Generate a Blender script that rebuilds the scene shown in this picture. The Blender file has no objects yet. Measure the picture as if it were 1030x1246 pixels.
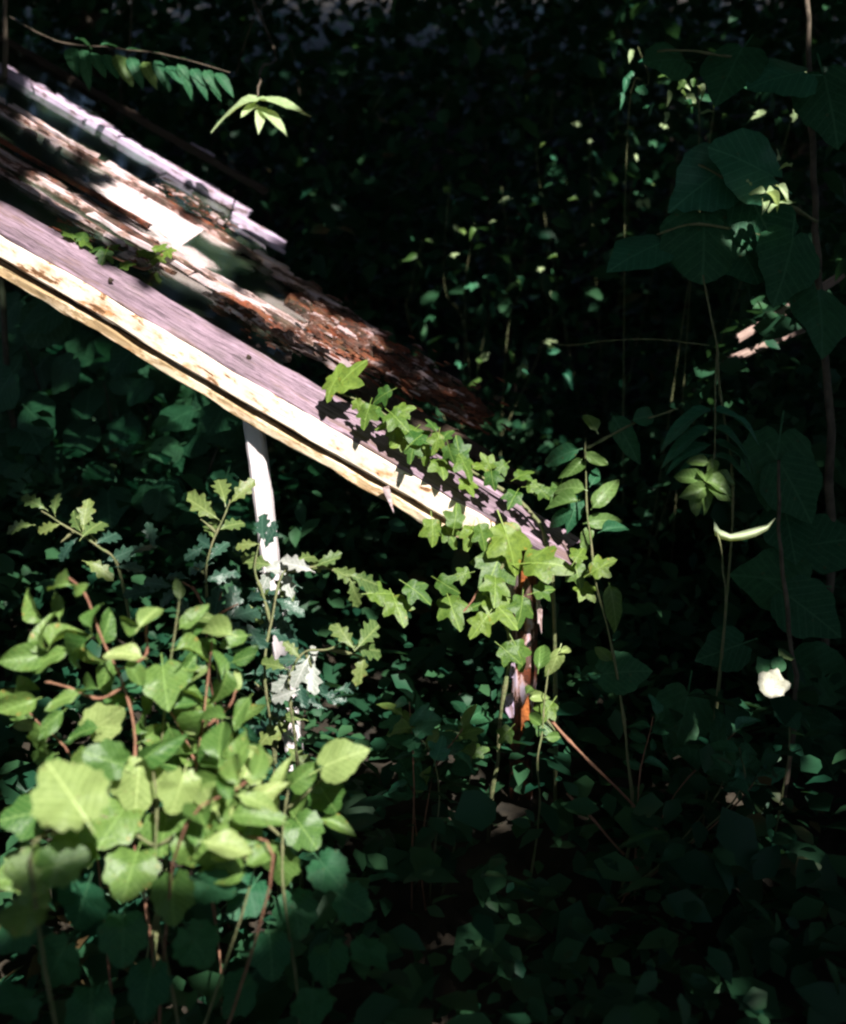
import bpy, math, random
import numpy as np
from mathutils import Vector, Matrix, noise

random.seed(7)
rng = np.random.default_rng(11)
scene = bpy.context.scene
COL = scene.collection
R_ = math.radians

# ------------------------------------------------------------------ camera
FPX, CX, CY = 1330.0, 515.0, 623.0          # focal length and centre in photo pixels (1030 wide)
PITCH = R_(22)
CAM = Vector((0, 0, 1.4))
RX = Vector((1, 0, 0)); UP = Vector((0, math.sin(PITCH), math.cos(PITCH))); FW = Vector((0, math.cos(PITCH), -math.sin(PITCH)))
cd = bpy.data.cameras.new('camera'); cam = bpy.data.objects.new('camera', cd); COL.objects.link(cam)
cam.location = CAM; cam.rotation_euler = (math.pi / 2 - PITCH, 0, 0)
cd.sensor_fit = 'HORIZONTAL'; cd.sensor_width = 36; cd.lens = 36 * FPX / 1030
cd.clip_start = 0.05; cd.clip_end = 500
cd.dof.use_dof = True; cd.dof.focus_distance = 2.0; cd.dof.aperture_fstop = 3.2
scene.camera = cam

# ------------------------------------------------------------------ sky, sun, exposure
SUN = Vector((0.30, -0.52, 0.80)).normalized()
w = bpy.data.worlds.new('World'); scene.world = w; w.use_nodes = True
nt = w.node_tree; bg = nt.nodes['Background']
sky = nt.nodes.new('ShaderNodeTexSky'); sky.sky_type = 'NISHITA'; sky.sun_disc = False
sky.sun_elevation = math.asin(SUN.z); sky.sun_rotation = math.atan2(SUN.x, SUN.y)
nt.links.new(sky.outputs[0], bg.inputs[0]); bg.inputs[1].default_value = 0.125
sd = bpy.data.lights.new('sun', 'SUN'); sd.energy = 5.0; sd.angle = R_(0.5); sd.color = (1, 0.95, 0.88)
so = bpy.data.objects.new('sun', sd); COL.objects.link(so)
so.rotation_euler = SUN.to_track_quat('Z', 'Y').to_euler(); so.location = SUN * 20
vs = scene.view_settings
vs.view_transform = 'Standard'; vs.look = 'None'; vs.gamma = 1; vs.exposure = 1.45; vs.use_curve_mapping = False
scene.render.engine = 'CYCLES'
scene.cycles.max_bounces = 6; scene.cycles.diffuse_bounces = 3; scene.cycles.transparent_max_bounces = 8
scene.cycles.use_denoising = True
scene.cycles.filter_width = 2.4


def P(x, y, z):
    """world point seen at photo pixel x, y at depth z in front of the camera"""
    return CAM + z * (RX * ((x - CX) / FPX) + UP * ((CY - y) / FPX) + FW)


def proj(p):
    v = p - CAM; z = v.dot(FW)
    return CX + FPX * v.dot(RX) / z, CY - FPX * v.dot(UP) / z, z


# ------------------------------------------------------------------ materials
def new_mat(name):
    m = bpy.data.materials.new(name); m.use_nodes = True
    t = m.node_tree; t.nodes.clear()
    return m, t


class T:
    """small node helper"""
    def __init__(s, t): s.t = t
    def n(s, kind, **kw):
        x = s.t.nodes.new(kind)
        for k, v in kw.items(): setattr(x, k, v)
        return x
    def lk(s, a, b): s.t.links.new(a, b)
    def math(s, op, a, b=None, c=None, clamp=False):
        x = s.n('ShaderNodeMath', operation=op, use_clamp=clamp)
        for i, v in enumerate((a, b, c)):
            if v is None: continue
            if isinstance(v, (int, float)): x.inputs[i].default_value = v
            else: s.lk(v, x.inputs[i])
        return x.outputs[0]
    def ramp(s, f, stops):
        x = s.n('ShaderNodeValToRGB'); e = x.color_ramp.elements
        while len(e) < len(stops): e.new(0.5)
        for i, (p, c) in enumerate(stops):
            e[i].position = p; e[i].color = (c, c, c, 1) if isinstance(c, (int, float)) else (*c, 1)
        s.lk(f, x.inputs[0]); return x.outputs[0]
    def mix(s, f, a, b):
        x = s.n('ShaderNodeMix', data_type='RGBA')
        for i, v in ((0, f), (6, a), (7, b)):
            if isinstance(v, (int, float)): x.inputs[i].default_value = v
            elif isinstance(v, tuple): x.inputs[i].default_value = (*v, 1)
            else: s.lk(v, x.inputs[i])
        return x.outputs[2]
    def noise(s, vec, scale, detail=4, rough=0.55):
        x = s.n('ShaderNodeTexNoise'); x.inputs['Scale'].default_value = scale
        x.inputs['Detail'].default_value = detail; x.inputs['Roughness'].default_value = rough
        if vec is not None: s.lk(vec, x.inputs['Vector'])
        return x.outputs[0]
    def vscale(s, vec, sc):
        x = s.n('ShaderNodeVectorMath', operation='MULTIPLY'); s.lk(vec, x.inputs[0]); x.inputs[1].default_value = sc
        return x.outputs[0]


def leaf_mat(name, ca, cb, cold=None, transl=0.35, rough=0.45, vein='pinnate', mass=False, veincol=1.6, spec=0.35):
    m, t = new_mat(name); q = T(t)
    out = q.n('ShaderNodeOutputMaterial')
    if mass:
        a = q.n('ShaderNodeAttribute', attribute_name='rnd'); rnd = a.outputs['Fac']
    else:
        rnd = q.n('ShaderNodeObjectInfo').outputs['Random']
    tc = q.n('ShaderNodeTexCoord')
    col = q.mix(rnd, ca, cb)
    nz = q.noise(tc.outputs['Object'], 9 if not mass else 3, 3)
    col = q.mix(q.ramp(nz, [(0.35, 0), (0.7, 0.55)]), col, tuple(c * 0.62 for c in ca))
    if cold is not None:                                   # yellowing, browned patches
        nz2 = q.noise(tc.outputs['Object'], 5 if not mass else 2, 4)
        f = q.math('MULTIPLY', q.ramp(nz2, [(0.6, 0), (0.68, 1)]), q.ramp(rnd, [(0.6, 0), (0.75, 1)]))
        col = q.mix(f, col, cold)
    if not mass:                                            # small brown spots and scars
        vo = q.n('ShaderNodeTexVoronoi'); vo.inputs['Scale'].default_value = 6; q.lk(tc.outputs['Object'], vo.inputs['Vector'])
        wn = q.n('ShaderNodeObjectInfo')
        sp_ = q.math('MULTIPLY', q.ramp(vo.outputs['Distance'], [(0.10, 1), (0.16, 0)]), q.ramp(rnd, [(0.25, 0), (0.45, 0.8)]))
        col = q.mix(sp_, col, (0.09, 0.055, 0.02))
        fv = q.n('ShaderNodeTexVoronoi', feature='DISTANCE_TO_EDGE'); fv.inputs['Scale'].default_value = 16; q.lk(tc.outputs['Object'], fv.inputs['Vector'])
        col = q.mix(q.ramp(fv.outputs['Distance'], [(0.02, 0.30), (0.08, 0)]), col, tuple(min(1, c * 1.3 + 0.01) for c in cb))
    hgt = None
    if vein and not mass:
        uv = q.n('ShaderNodeUVMap').outputs[0]
        sp = q.n('ShaderNodeSeparateXYZ'); q.lk(uv, sp.inputs[0])
        u = q.math('ABSOLUTE', q.math('SUBTRACT', sp.outputs[0], 0.5)); v = sp.outputs[1]
        mid = q.math('LESS_THAN', u, 0.014)
        if vein == 'pinnate':
            fr = q.math('FRACT', q.math('MULTIPLY', q.math('SUBTRACT', v, q.math('MULTIPLY', u, 0.9)), 7.0))
            side = q.math('LESS_THAN', q.math('ABSOLUTE', q.math('SUBTRACT', fr, 0.5)), 0.07)
        else:
            ang = q.math('ARCTAN2', u, q.math('ADD', v, -0.12))
            side = q.math('LESS_THAN', q.math('ABSOLUTE', q.math('SINE', q.math('MULTIPLY', ang, 3.3))), 0.09)
        vn = q.math('MAXIMUM', mid, q.math('MULTIPLY', side, 0.6))
        col = q.mix(q.math('MULTIPLY', vn, 0.55), col, tuple(min(1, c * veincol + 0.03) for c in cb))
        hgt = q.math('ADD', q.math('MULTIPLY', vn, -0.5), nz)
    bs = q.n('ShaderNodeBsdfPrincipled'); q.lk(col, bs.inputs['Base Color'])
    bs.inputs['Roughness'].default_value = rough; bs.inputs['Specular IOR Level'].default_value = spec
    if hgt is not None:
        bp = q.n('ShaderNodeBump'); bp.inputs['Strength'].default_value = 0.35; bp.inputs['Distance'].default_value = 0.004
        q.lk(hgt, bp.inputs['Height']); q.lk(bp.outputs[0], bs.inputs['Normal'])
    tr = q.n('ShaderNodeBsdfTranslucent')
    q.lk(q.mix(0.5, col, tuple((min(1, c * k) for c, k in zip(cb, (1.6, 1.5, 0.7))))), tr.inputs[0])
    mx = q.n('ShaderNodeMixShader'); mx.inputs[0].default_value = transl
    q.lk(bs.outputs[0], mx.inputs[1]); q.lk(tr.outputs[0], mx.inputs[2]); q.lk(mx.outputs[0], out.inputs[0])
    return m


def wood_mat(name, wood_a, wood_b, paint=None, cover=0.5, stain=None, moss=0.0, rough=0.75, rot=0.0, pscale=1.0, fade=None):
    """weathered timber, grain along local x; peeling paint over it; rust/damp stains; algae"""
    m, t = new_mat(name); q = T(t); out = q.n('ShaderNodeOutputMaterial')
    ob = q.n('ShaderNodeTexCoord').outputs['Object']
    wob = q.n('ShaderNodeVectorMath', operation='ADD'); q.lk(ob, wob.inputs[0])
    wv_ = q.n('ShaderNodeTexNoise'); wv_.inputs['Scale'].default_value = 7; q.lk(ob, wv_.inputs['Vector']); q.lk(q.vscale(wv_.outputs[1], (0.0, 0.012, 0.012)), wob.inputs[1])
    og = wob.outputs[0]
    g = q.vscale(og, (9, 210, 210))
    grain = q.math('ADD', q.math('MULTIPLY', q.noise(g, 1.0, 6, 0.7), 0.65), q.math('MULTIPLY', q.noise(q.vscale(og, (45, 420, 420)), 1.0, 4, 0.7), 0.35))
    big = q.noise(q.vscale(ob, (3, 14, 14)), 1.0, 4)
    col = q.mix(q.ramp(grain, [(0.36, 0), (0.62, 1)]), wood_b, wood_a)
    col = q.mix(q.ramp(big, [(0.4, 0), (0.75, 0.7)]), col, tuple(c * 0.55 for c in wood_b))
    if fade is not None:                                   # bare brown areas where the surface has worn through
        col = q.mix(q.ramp(q.noise(q.vscale(og, (4, 26, 26)), 1.0, 6, 0.7), [(0.50, 0), (0.60, 0.8)]), col, fade)
    crack = q.ramp(q.noise(q.vscale(og, (7, 230, 230)), 1.0, 4), [(0.34, 1), (0.39, 0)])
    col = q.mix(q.math('MULTIPLY', crack, 0.8), col, tuple(c * 0.15 for c in wood_b))
    if rot:
        col = q.mix(q.ramp(q.noise(ob, 11, 5, 0.65), [(0.45, 0), (0.56, 0.9)]), col, (0.014, 0.010, 0.008))
        rn = q.noise(ob, 30, 6, 0.7)
        col = q.mix(q.ramp(rn, [(0.45, 0), (0.6, rot)]), col, (0.19, 0.045, 0.018))
        col = q.mix(q.ramp(q.noise(ob, 55, 4, 0.7), [(0.55, 0), (0.62, rot)]), col, (0.012, 0.009, 0.007))
    hgt = q.math('ADD', q.math('MULTIPLY', grain, 0.5), q.math('MULTIPLY', crack, -0.8))
    if paint is not None:
        pn = q.math('ADD', q.math('MULTIPLY', q.noise(q.vscale(ob, (10 * pscale, 34 * pscale, 34 * pscale)), 1.0, 7, 0.68), 0.75),
                    q.math('MULTIPLY', q.noise(q.vscale(ob, (2.2, 6, 6)), 1.0, 2), 0.25))
        th = 0.62 - 0.24 * cover
        mask = q.ramp(pn, [(th - 0.008, 0), (th + 0.008, 1)])
        edge = q.ramp(pn, [(th, 1), (th + 0.06, 0)])
        pc = q.mix(q.ramp(q.noise(ob, 60, 4), [(0.35, 0), (0.75, 0.35)]), paint, tuple(c * 0.8 for c in paint))
        if stain is not None:
            pc = q.mix(q.math('MULTIPLY', edge, 0.75), pc, stain)
            pc = q.mix(q.ramp(q.noise(q.vscale(ob, (18, 30, 30)), 1.0, 5, 0.6), [(0.58, 0), (0.70, 0.8)]), pc, stain)
        col = q.mix(mask, col, pc)
        hgt = q.math('ADD', q.math('MULTIPLY', hgt, 0.6), q.math('MULTIPLY', mask, 0.8))
    if moss:
        mn = q.noise(ob, 16, 5, 0.65)
        col = q.mix(q.ramp(mn, [(0.5, 0), (0.66, moss)]), col, (0.035, 0.055, 0.02))
    bs = q.n('ShaderNodeBsdfPrincipled'); q.lk(col, bs.inputs['Base Color'])
    bs.inputs['Roughness'].default_value = rough; bs.inputs['Specular IOR Level'].default_value = 0.3
    bp = q.n('ShaderNodeBump'); bp.inputs['Strength'].default_value = 0.6; bp.inputs['Distance'].default_value = 0.003
    q.lk(hgt, bp.inputs['Height']); q.lk(bp.outputs[0], bs.inputs['Normal'])
    q.lk(bs.outputs[0], out.inputs[0])
    return m


def glass_mat(name='dirty_glass', glint_lichen=()):
    """old greenhouse glass: grime and lichen; wash = painted sky reflection and pale lichen patches (local x, y, radius x, radius y)"""
    m, t = new_mat(name); q = T(t); out = q.n('ShaderNodeOutputMaterial')
    ob = q.n('ShaderNodeTexCoord').outputs['Object']
    tr = q.n('ShaderNodeBsdfTransparent'); tr.inputs[0].default_value = (0.55, 0.70, 0.62, 1)
    gl = q.n('ShaderNodeBsdfGlossy'); gl.inputs['Roughness'].default_value = 0.10; gl.inputs[0].default_value = (0.9, 0.95, 0.95, 1)
    fr = q.n('ShaderNodeFresnel'); fr.inputs[0].default_value = 1.5
    m1 = q.n('ShaderNodeMixShader'); q.lk(fr.outputs[0], m1.inputs[0]); q.lk(tr.outputs[0], m1.inputs[1]); q.lk(gl.outputs[0], m1.inputs[2])
    n1 = q.noise(q.vscale(ob, (7, 12, 1)), 1.0, 5, 0.6)
    n2 = q.noise(ob, 45, 5, 0.65)
    dirt = q.math('ADD', q.ramp(n1, [(0.4, 0.10), (0.70, 0.42)]), q.ramp(n2, [(0.58, 0), (0.7, 0.25)]), clamp=True)
    col = q.mix(q.ramp(q.noise(q.vscale(ob, (6, 9, 1)), 1.0, 4), [(0.52, 0), (0.68, 1)]), (0.035, 0.05, 0.03), (0.20, 0.21, 0.17))
    col = q.mix(q.ramp(q.noise(ob, 28, 4), [(0.58, 0), (0.7, 0.8)]), col, (0.05, 0.075, 0.03))
    sp = q.n('ShaderNodeSeparateXYZ'); q.lk(ob, sp.inputs[0])
    wn = q.math('MULTIPLY', q.math('SUBTRACT', q.noise(q.vscale(ob, (14, 18, 1)), 1.0, 5, 0.6), 0.5), 2.2)
    for (wx, wy, rx, ry, amt) in glint_lichen:
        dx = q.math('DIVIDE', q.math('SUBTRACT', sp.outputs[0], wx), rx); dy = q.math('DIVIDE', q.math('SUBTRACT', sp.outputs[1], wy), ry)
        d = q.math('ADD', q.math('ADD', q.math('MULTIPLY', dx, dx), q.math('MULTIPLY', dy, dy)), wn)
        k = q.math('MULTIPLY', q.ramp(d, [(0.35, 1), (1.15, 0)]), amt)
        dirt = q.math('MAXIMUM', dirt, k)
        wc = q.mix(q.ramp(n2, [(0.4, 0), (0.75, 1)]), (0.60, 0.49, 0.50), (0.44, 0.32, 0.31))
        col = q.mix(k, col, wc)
    df = q.n('ShaderNodeBsdfDiffuse'); q.lk(col, df.inputs[0])
    m2 = q.n('ShaderNodeMixShader'); q.lk(dirt, m2.inputs[0]); q.lk(m1.outputs[0], m2.inputs[1]); q.lk(df.outputs[0], m2.inputs[2])
    q.lk(m2.outputs[0], out.inputs[0])
    return m


def simple_mat(name, a, b, scale=20, rough=0.8):
    m, t = new_mat(name); q = T(t); out = q.n('ShaderNodeOutputMaterial')
    ob = q.n('ShaderNodeTexCoord').outputs['Object']
    n = q.noise(ob, scale, 6, 0.65)
    bs = q.n('ShaderNodeBsdfPrincipled'); q.lk(q.mix(q.ramp(n, [(0.35, 0), (0.65, 1)]), a, b), bs.inputs['Base Color'])
    bs.inputs['Roughness'].default_value = rough; bs.inputs['Specular IOR Level'].default_value = 0.25
    bp = q.n('ShaderNodeBump'); bp.inputs['Strength'].default_value = 0.7; bp.inputs['Distance'].default_value = 0.01
    q.lk(n, bp.inputs['Height']); q.lk(bp.outputs[0], bs.inputs['Normal']); q.lk(bs.outputs[0], out.inputs[0])
    return m


M = {
    'ivy': leaf_mat('ivy_leaf', (0.022, 0.085, 0.018), (0.15, 0.225, 0.035), (0.30, 0.20, 0.03), 0.36, 0.46, 'palmate', spec=0.3),
    'oak': leaf_mat('oak_leaf', (0.055, 0.11, 0.032), (0.15, 0.19, 0.055), (0.20, 0.12, 0.04), 0.30, 0.42, 'pinnate'),
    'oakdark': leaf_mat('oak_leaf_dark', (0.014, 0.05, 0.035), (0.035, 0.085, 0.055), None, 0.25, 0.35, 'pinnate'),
    'shrub': leaf_mat('shrub_leaf', (0.030, 0.105, 0.022), (0.145, 0.235, 0.055), (0.26, 0.19, 0.05), 0.38, 0.42, 'pinnate', spec=0.4),
    'pale': leaf_mat('pale_leaf', (0.17, 0.27, 0.075), (0.31, 0.38, 0.14), None, 0.40, 0.42, 'pinnate', spec=0.4),
    'silver': leaf_mat('silver_leaf', (0.19, 0.23, 0.19), (0.36, 0.35, 0.34), None, 0.2, 0.45, 'pinnate'),
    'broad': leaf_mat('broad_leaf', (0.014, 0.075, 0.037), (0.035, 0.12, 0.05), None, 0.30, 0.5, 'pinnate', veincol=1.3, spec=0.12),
    'hazel': leaf_mat('hazel_leaf', (0.03, 0.10, 0.06), (0.07, 0.15, 0.08), None, 0.30, 0.55, 'pinnate', spec=0.15),
    'lance': leaf_mat('lance_leaf', (0.08, 0.16, 0.04), (0.13, 0.21, 0.06), None, 0.40, 0.4, 'pinnate'),
    'mass': leaf_mat('undergrowth_leaf', (0.009, 0.050, 0.028), (0.042, 0.11, 0.045), (0.10, 0.065, 0.03), 0.28, 0.45, None, True, spec=0.15),
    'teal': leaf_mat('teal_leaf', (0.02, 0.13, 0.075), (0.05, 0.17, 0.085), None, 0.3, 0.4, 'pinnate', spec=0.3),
    'canopy': leaf_mat('canopy_leaf', (0.03, 0.075, 0.02), (0.06, 0.11, 0.03), None, 0.22, 0.5, None, True),
    'stem': simple_mat('green_stem', (0.10, 0.13, 0.05), (0.16, 0.15, 0.08), 60),
    'redstem': simple_mat('red_stem', (0.17, 0.075, 0.05), (0.24, 0.13, 0.08), 60),
    'bark': simple_mat('bark', (0.05, 0.038, 0.028), (0.12, 0.095, 0.07), 26),
    'soil': simple_mat('forest_soil', (0.010, 0.009, 0.007), (0.032, 0.025, 0.017), 14, 0.95),
    'petal': simple_mat('petal', (0.36, 0.36, 0.28), (0.46, 0.45, 0.37), 30, 0.6),
    'capping': wood_mat('weathered_capping', (0.36, 0.25, 0.32), (0.06, 0.04, 0.05), None, moss=0.15, fade=(0.12, 0.075, 0.06)),
    'cream': wood_mat('cream_painted_wood', (0.30, 0.15, 0.07), (0.12, 0.055, 0.025), (0.76, 0.65, 0.53), 0.82, (0.46, 0.19, 0.05), pscale=1.7),
    'tan': wood_mat('tan_moulding_wood', (0.50, 0.37, 0.22), (0.30, 0.19, 0.09), (0.68, 0.56, 0.40), 0.55, (0.36, 0.2, 0.08), moss=0.2),
    'core': wood_mat('dark_rafter_wood', (0.07, 0.045, 0.03), (0.04, 0.025, 0.02), None, moss=0.2),
    'white': wood_mat('white_painted_post', (0.48, 0.36, 0.32), (0.3, 0.2, 0.16), (0.72, 0.65, 0.67), 1.2, (0.60, 0.52, 0.50)),
    'lilac': wood_mat('lilac_painted_bar', (0.30, 0.21, 0.24), (0.16, 0.10, 0.11), (0.44, 0.34, 0.47), 0.72, (0.24, 0.17, 0.20), moss=0.2, pscale=1.6),
    'barwood': wood_mat('bare_bar_wood', (0.17, 0.10, 0.085), (0.06, 0.04, 0.03), (0.48, 0.36, 0.38), 0.42, (0.28, 0.15, 0.10), moss=0.3, rot=0.4),
    'putty': wood_mat('cracked_putty', (0.40, 0.29, 0.28), (0.2, 0.13, 0.12), (0.50, 0.40, 0.42), 0.66, (0.32, 0.19, 0.15), pscale=2.4),
    'rot': wood_mat('rotten_wood', (0.25, 0.085, 0.045), (0.07, 0.02, 0.012), None, rot=0.8, moss=0.3),
    'rotpost': wood_mat('rotten_post_wood', (0.09, 0.045, 0.03), (0.04, 0.02, 0.014), (0.52, 0.42, 0.52), 0.30, (0.42, 0.16, 0.04), rot=0.8, moss=0.3),
    'lath': wood_mat('grey_lath_wood', (0.40, 0.29, 0.25), (0.22, 0.14, 0.12), None, moss=0.3),
    'rust': simple_mat('orange_rust', (0.42, 0.13, 0.03), (0.20, 0.06, 0.02), 45),
    'glass': glass_mat(),
}

# ------------------------------------------------------------------ object helpers
def tag(o, label=None, cat=None, group=None, kind=None):
    for k, v in (('label', label), ('category', cat), ('group', group), ('kind', kind)):
        if v: o[k] = v
    return o


def empty(name, loc, label, cat, group=None):
    o = bpy.data.objects.new(name, None); COL.objects.link(o); o.location = loc; o.empty_display_size = 0.05
    return tag(o, label, cat, group)


def wloc(o):
    v = Vector((0, 0, 0))
    while o is not None:
        v += o.location; o = o.parent
    return v


def link(name, mesh, mat, parent=None, mtx=None):
    o = bpy.data.objects.new(name, mesh); COL.objects.link(o)
    if mat is not None and not mesh.materials: mesh.materials.append(mat)
    if parent is not None: o.parent = parent
    if mtx is not None:
        if parent is not None:
            mtx = (parent.get('_w_inv_', None) or WI[parent.name]) @ mtx if parent.name in WI else Matrix.Translation(-wloc(parent)) @ mtx
        o.matrix_basis = mtx
    return o


WI = {}


def frame(o, x, y, z):
    m = Matrix((x, y, z)).transposed().to_4x4(); m.translation = o; return m


def ortho(x, zhint):
    x = x.normalized(); y = zhint.cross(x).normalized(); return x, y, x.cross(y)


def pmesh(name, v, f, smooth=False):
    me = bpy.data.meshes.new(name); me.from_pydata([tuple(a) for a in v], [], f); me.update()
    if smooth: me.polygons.foreach_set('use_smooth', [True] * len(me.polygons))
    return me


def beam_mesh(name, L, W, H, seg=40, wear=0.002, ragged=0.0, seed=0, taper=None, bite=0.0):
    """a worn timber, length along x from 0 to L, width y, height z, arrised edges, ragged ends"""
    c = min(W, H) * 0.14
    sec = [(-W/2 + c, -H/2), (0, -H/2), (W/2 - c, -H/2), (W/2, -H/2 + c), (W/2, H/2 - c), (W/2 - c, H/2), (0, H/2), (-W/2 + c, H/2), (-W/2, H/2 - c), (-W/2, -H/2 + c)]
    k = len(sec); v = []; f = []
    for i in range(seg + 1):
        x = L * i / seg
        ks = 1.0 if taper is None else taper(i / seg)
        for j, (y, z) in enumerate(sec):
            p = Vector((x * 14, y * 40, z * 40 + seed * 7.3))
            d = noise.noise_vector(p) * wear + noise.noise_vector(p * 3.1) * wear * 0.5
            b = max(0, noise.noise(Vector((x * 9, seed * 3.1, j * 0.4))) - 0.12) * bite
            s = 1 - b
            xx = x
            if i in (0, seg) and ragged: xx += ragged * noise.noise(Vector((y * 90, z * 90, seed + i)))
            wp = noise.noise_vector(Vector((x * 2.3, seed * 1.7, 0))) * min(0.004, L * 0.006)
            v.append(Vector((xx, y * ks * s, z * ks * s)) + Vector((0, d.y + wp.y, d.z + wp.z)))
    for i in range(seg):
        for j in range(k):
            f.append((i*k + j, i*k + (j+1) % k, (i+1)*k + (j+1) % k, (i+1)*k + j))
    f.append(tuple(range(k))[::-1]); f.append(tuple(seg*k + j for j in range(k)))
    return pmesh(name, v, f)


def tube_mesh(name, pts, r0, r1, sides=6, sub=5):
    """smooth tapered tube through points (Catmull-Rom)"""
    pts = [Vector(p) for p in pts]
    q = [pts[0] * 2 - pts[1]] + pts + [pts[-1] * 2 - pts[-2]]
    path = []
    for i in range(1, len(q) - 2):
        for k in range(sub):
            t = k / sub; a, b, c, d = q[i-1], q[i], q[i+1], q[i+2]
            path.append(0.5 * ((2*b) + (c - a)*t + (2*a - 5*b + 4*c - d)*t*t + (3*b - a - 3*c + d)*t**3))
    path.append(pts[-1]); v = []; f = []
    path = [p + noise.noise_vector(p * 14) * r0 * 1.3 if 0 < i < len(path) - 1 else p for i, p in enumerate(path)]; n = len(path)
    for i, p in enumerate(path):
        tg = (path[min(i+1, n-1)] - path[max(i-1, 0)]).normalized()
        a = tg.cross(Vector((0.31, 0.2, 0.93))); a = a.normalized() if a.length > 1e-4 else Vector((1, 0, 0)); b = tg.cross(a)
        r = r0 + (r1 - r0) * i / (n - 1)
        r *= 1 + 0.2 * noise.noise(p * 40) + (0.45 if i % 4 == 2 and r0 < 0.006 else 0)
        for j in range(sides):
            t = 2 * math.pi * j / sides; v.append(p + (a * math.cos(t) + b * math.sin(t)) * r)
    for i in range(n - 1):
        for j in range(sides): f.append((i*sides + j, i*sides + (j+1) % sides, (i+1)*sides + (j+1) % sides, (i+1)*sides + j))
    f.append(tuple(range(sides))[::-1]); f.append(tuple((n-1)*sides + j for j in range(sides)))
    return pmesh(name, v, f, True)


def tube(parent, name, pts, r0, r1, mat, sides=6):
    o = wloc(parent) if parent is not None else Vector((0, 0, 0))
    return link(name, tube_mesh(name, [Vector(p) - o for p in pts], r0, r1, sides), mat, parent)


def set_uv(me):
    uv = me.uv_layers.new(name='UVMap')
    for l in me.loops:
        c = me.vertices[l.vertex_index].co; uv.data[l.index].uv = (0.5 + c.x, c.y)


def strip_leaf(name, prof, rows, fold=0.12, curl=0.25, twist=0.0, seed=0, lobes=0, lobe_amp=0.0, petiole=0.12, wave=0.02):
    """a leaf along +y of length 1: two blades either side of a midrib, plus petiole"""
    v = []; f = []; r = random.Random(seed)
    ph = r.uniform(0, 9)
    for i in range(rows + 1):
        t = i / rows; wdt = prof(t)
        y0 = t; z0 = -curl * (t ** 2)
        for sx in (-1, -0.5, 0, 0.5, 1):
            ww = wdt
            dy = 0.0
            if lobes and abs(sx) > 0.7:
                lo = 0.5 - 0.5 * math.cos(2 * math.pi * lobes * t + (0.4 if sx > 0 else 0))
                ww = wdt * (1 - lobe_amp * (1 - lo)); dy = 0.035 * lo
            elif lobes and abs(sx) > 0.3: ww = wdt * (1 - lobe_amp * 0.25)
            ww *= 1 + 0.10 * noise.noise(Vector((sx * 2 + seed * 5, t * 9, 1))) + (0.05 * math.sin(t * 60) if abs(sx) > 0.7 and not lobes else 0)
            x = sx * ww
            z = z0 + abs(x) * fold * 2 + wave * math.sin(ph + 9 * t + 4 * sx) * abs(sx) + 0.02 * noise.noise(Vector((x * 5, t * 5, seed)))
            x += twist * t * t
            v.append((x, y0 + dy * (1 if t > 0.05 else 0), z))
    for i in range(rows):
        for j in range(4): f.append((i*5 + j, i*5 + j + 1, (i+1)*5 + j + 1, (i+1)*5 + j))
    if petiole:
        b = len(v); v += [(-0.012, -petiole, -0.03), (0.012, -petiole, -0.03), (0.012, 0.01, 0.0), (-0.012, 0.01, 0.0)]; f.append((b, b+1, b+2, b+3))
    me = pmesh(name, v, f, True); set_uv(me); return me


def polar_leaf(name, rfun, n=28, cy=0.3, cup=0.25, seed=0, petiole=0.3, wave=0.05, fold=0.1):
    """a broad leaf: outline r(angle from tip) round a point on the midrib, draped"""
    r = random.Random(seed); ph = r.uniform(0, 9)
    v = [(0, cy, 0)]; f = []
    for ring in (0.5, 1.0):
        for i in range(n):
            a = 2 * math.pi * i / n; rr = rfun(a) * ring
            x = math.sin(a) * rr; y = cy + math.cos(a) * rr
            z = -cup * rr * rr + fold * abs(x) + wave * ring * math.sin(3 * a + ph) + 0.03 * noise.noise(Vector((x * 4, y * 4, seed * 3.3)))
            v.append((x, y, z))
    for i in range(n):
        j = (i + 1) % n
        f.append((0, 1 + j, 1 + i)); f.append((1 + i, 1 + j, 1 + n + j, 1 + n + i))
    if petiole:
        b = len(v); v += [(-0.014, -petiole, -0.08), (0.014, -petiole, -0.08), (0.012, cy - 0.1, 0.004), (-0.012, cy - 0.1, 0.004)]; f.append((b, b+1, b+2, b+3))
    me = pmesh(name, v, f, True); set_uv(me); return me


def ivy_r(seed, sharp=1.0):
    r = random.Random(seed); tips = [(0, 0.76), (1.05, 0.60), (-1.05, 0.60), (2.15, 0.40), (-2.15, 0.40)]
    tips = [(a + r.uniform(-0.1, 0.1), l * r.uniform(0.86, 1.12)) for a, l in tips]
    def fn(a):
        a = (a + math.pi) % (2 * math.pi) - math.pi
        best = 0.30
        for ta, l in tips:
            d = abs((a - ta + math.pi) % (2 * math.pi) - math.pi)
            best = max(best, 0.30 + (l - 0.30) * max(0, 1 - d / (0.60 * sharp)) ** 1.1)
        return best
    return fn


def heart_r(seed, serr=0.05, tip=0.25, wid=0.45):
    r = random.Random(seed); k = r.randint(9, 12)
    def fn(a):
        aa = (a + math.pi) % (2 * math.pi) - math.pi
        base = wid * (1 + 0.10 * math.cos(aa)) + tip * max(0, 1 - abs(aa) / 0.5) ** 1.5
        notch = 0.16 * max(0, 1 - abs(abs(aa) - math.pi) / 0.35)
        return base - notch + serr * wid * abs(math.sin(k * aa * 0.5))
    return fn


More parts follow.
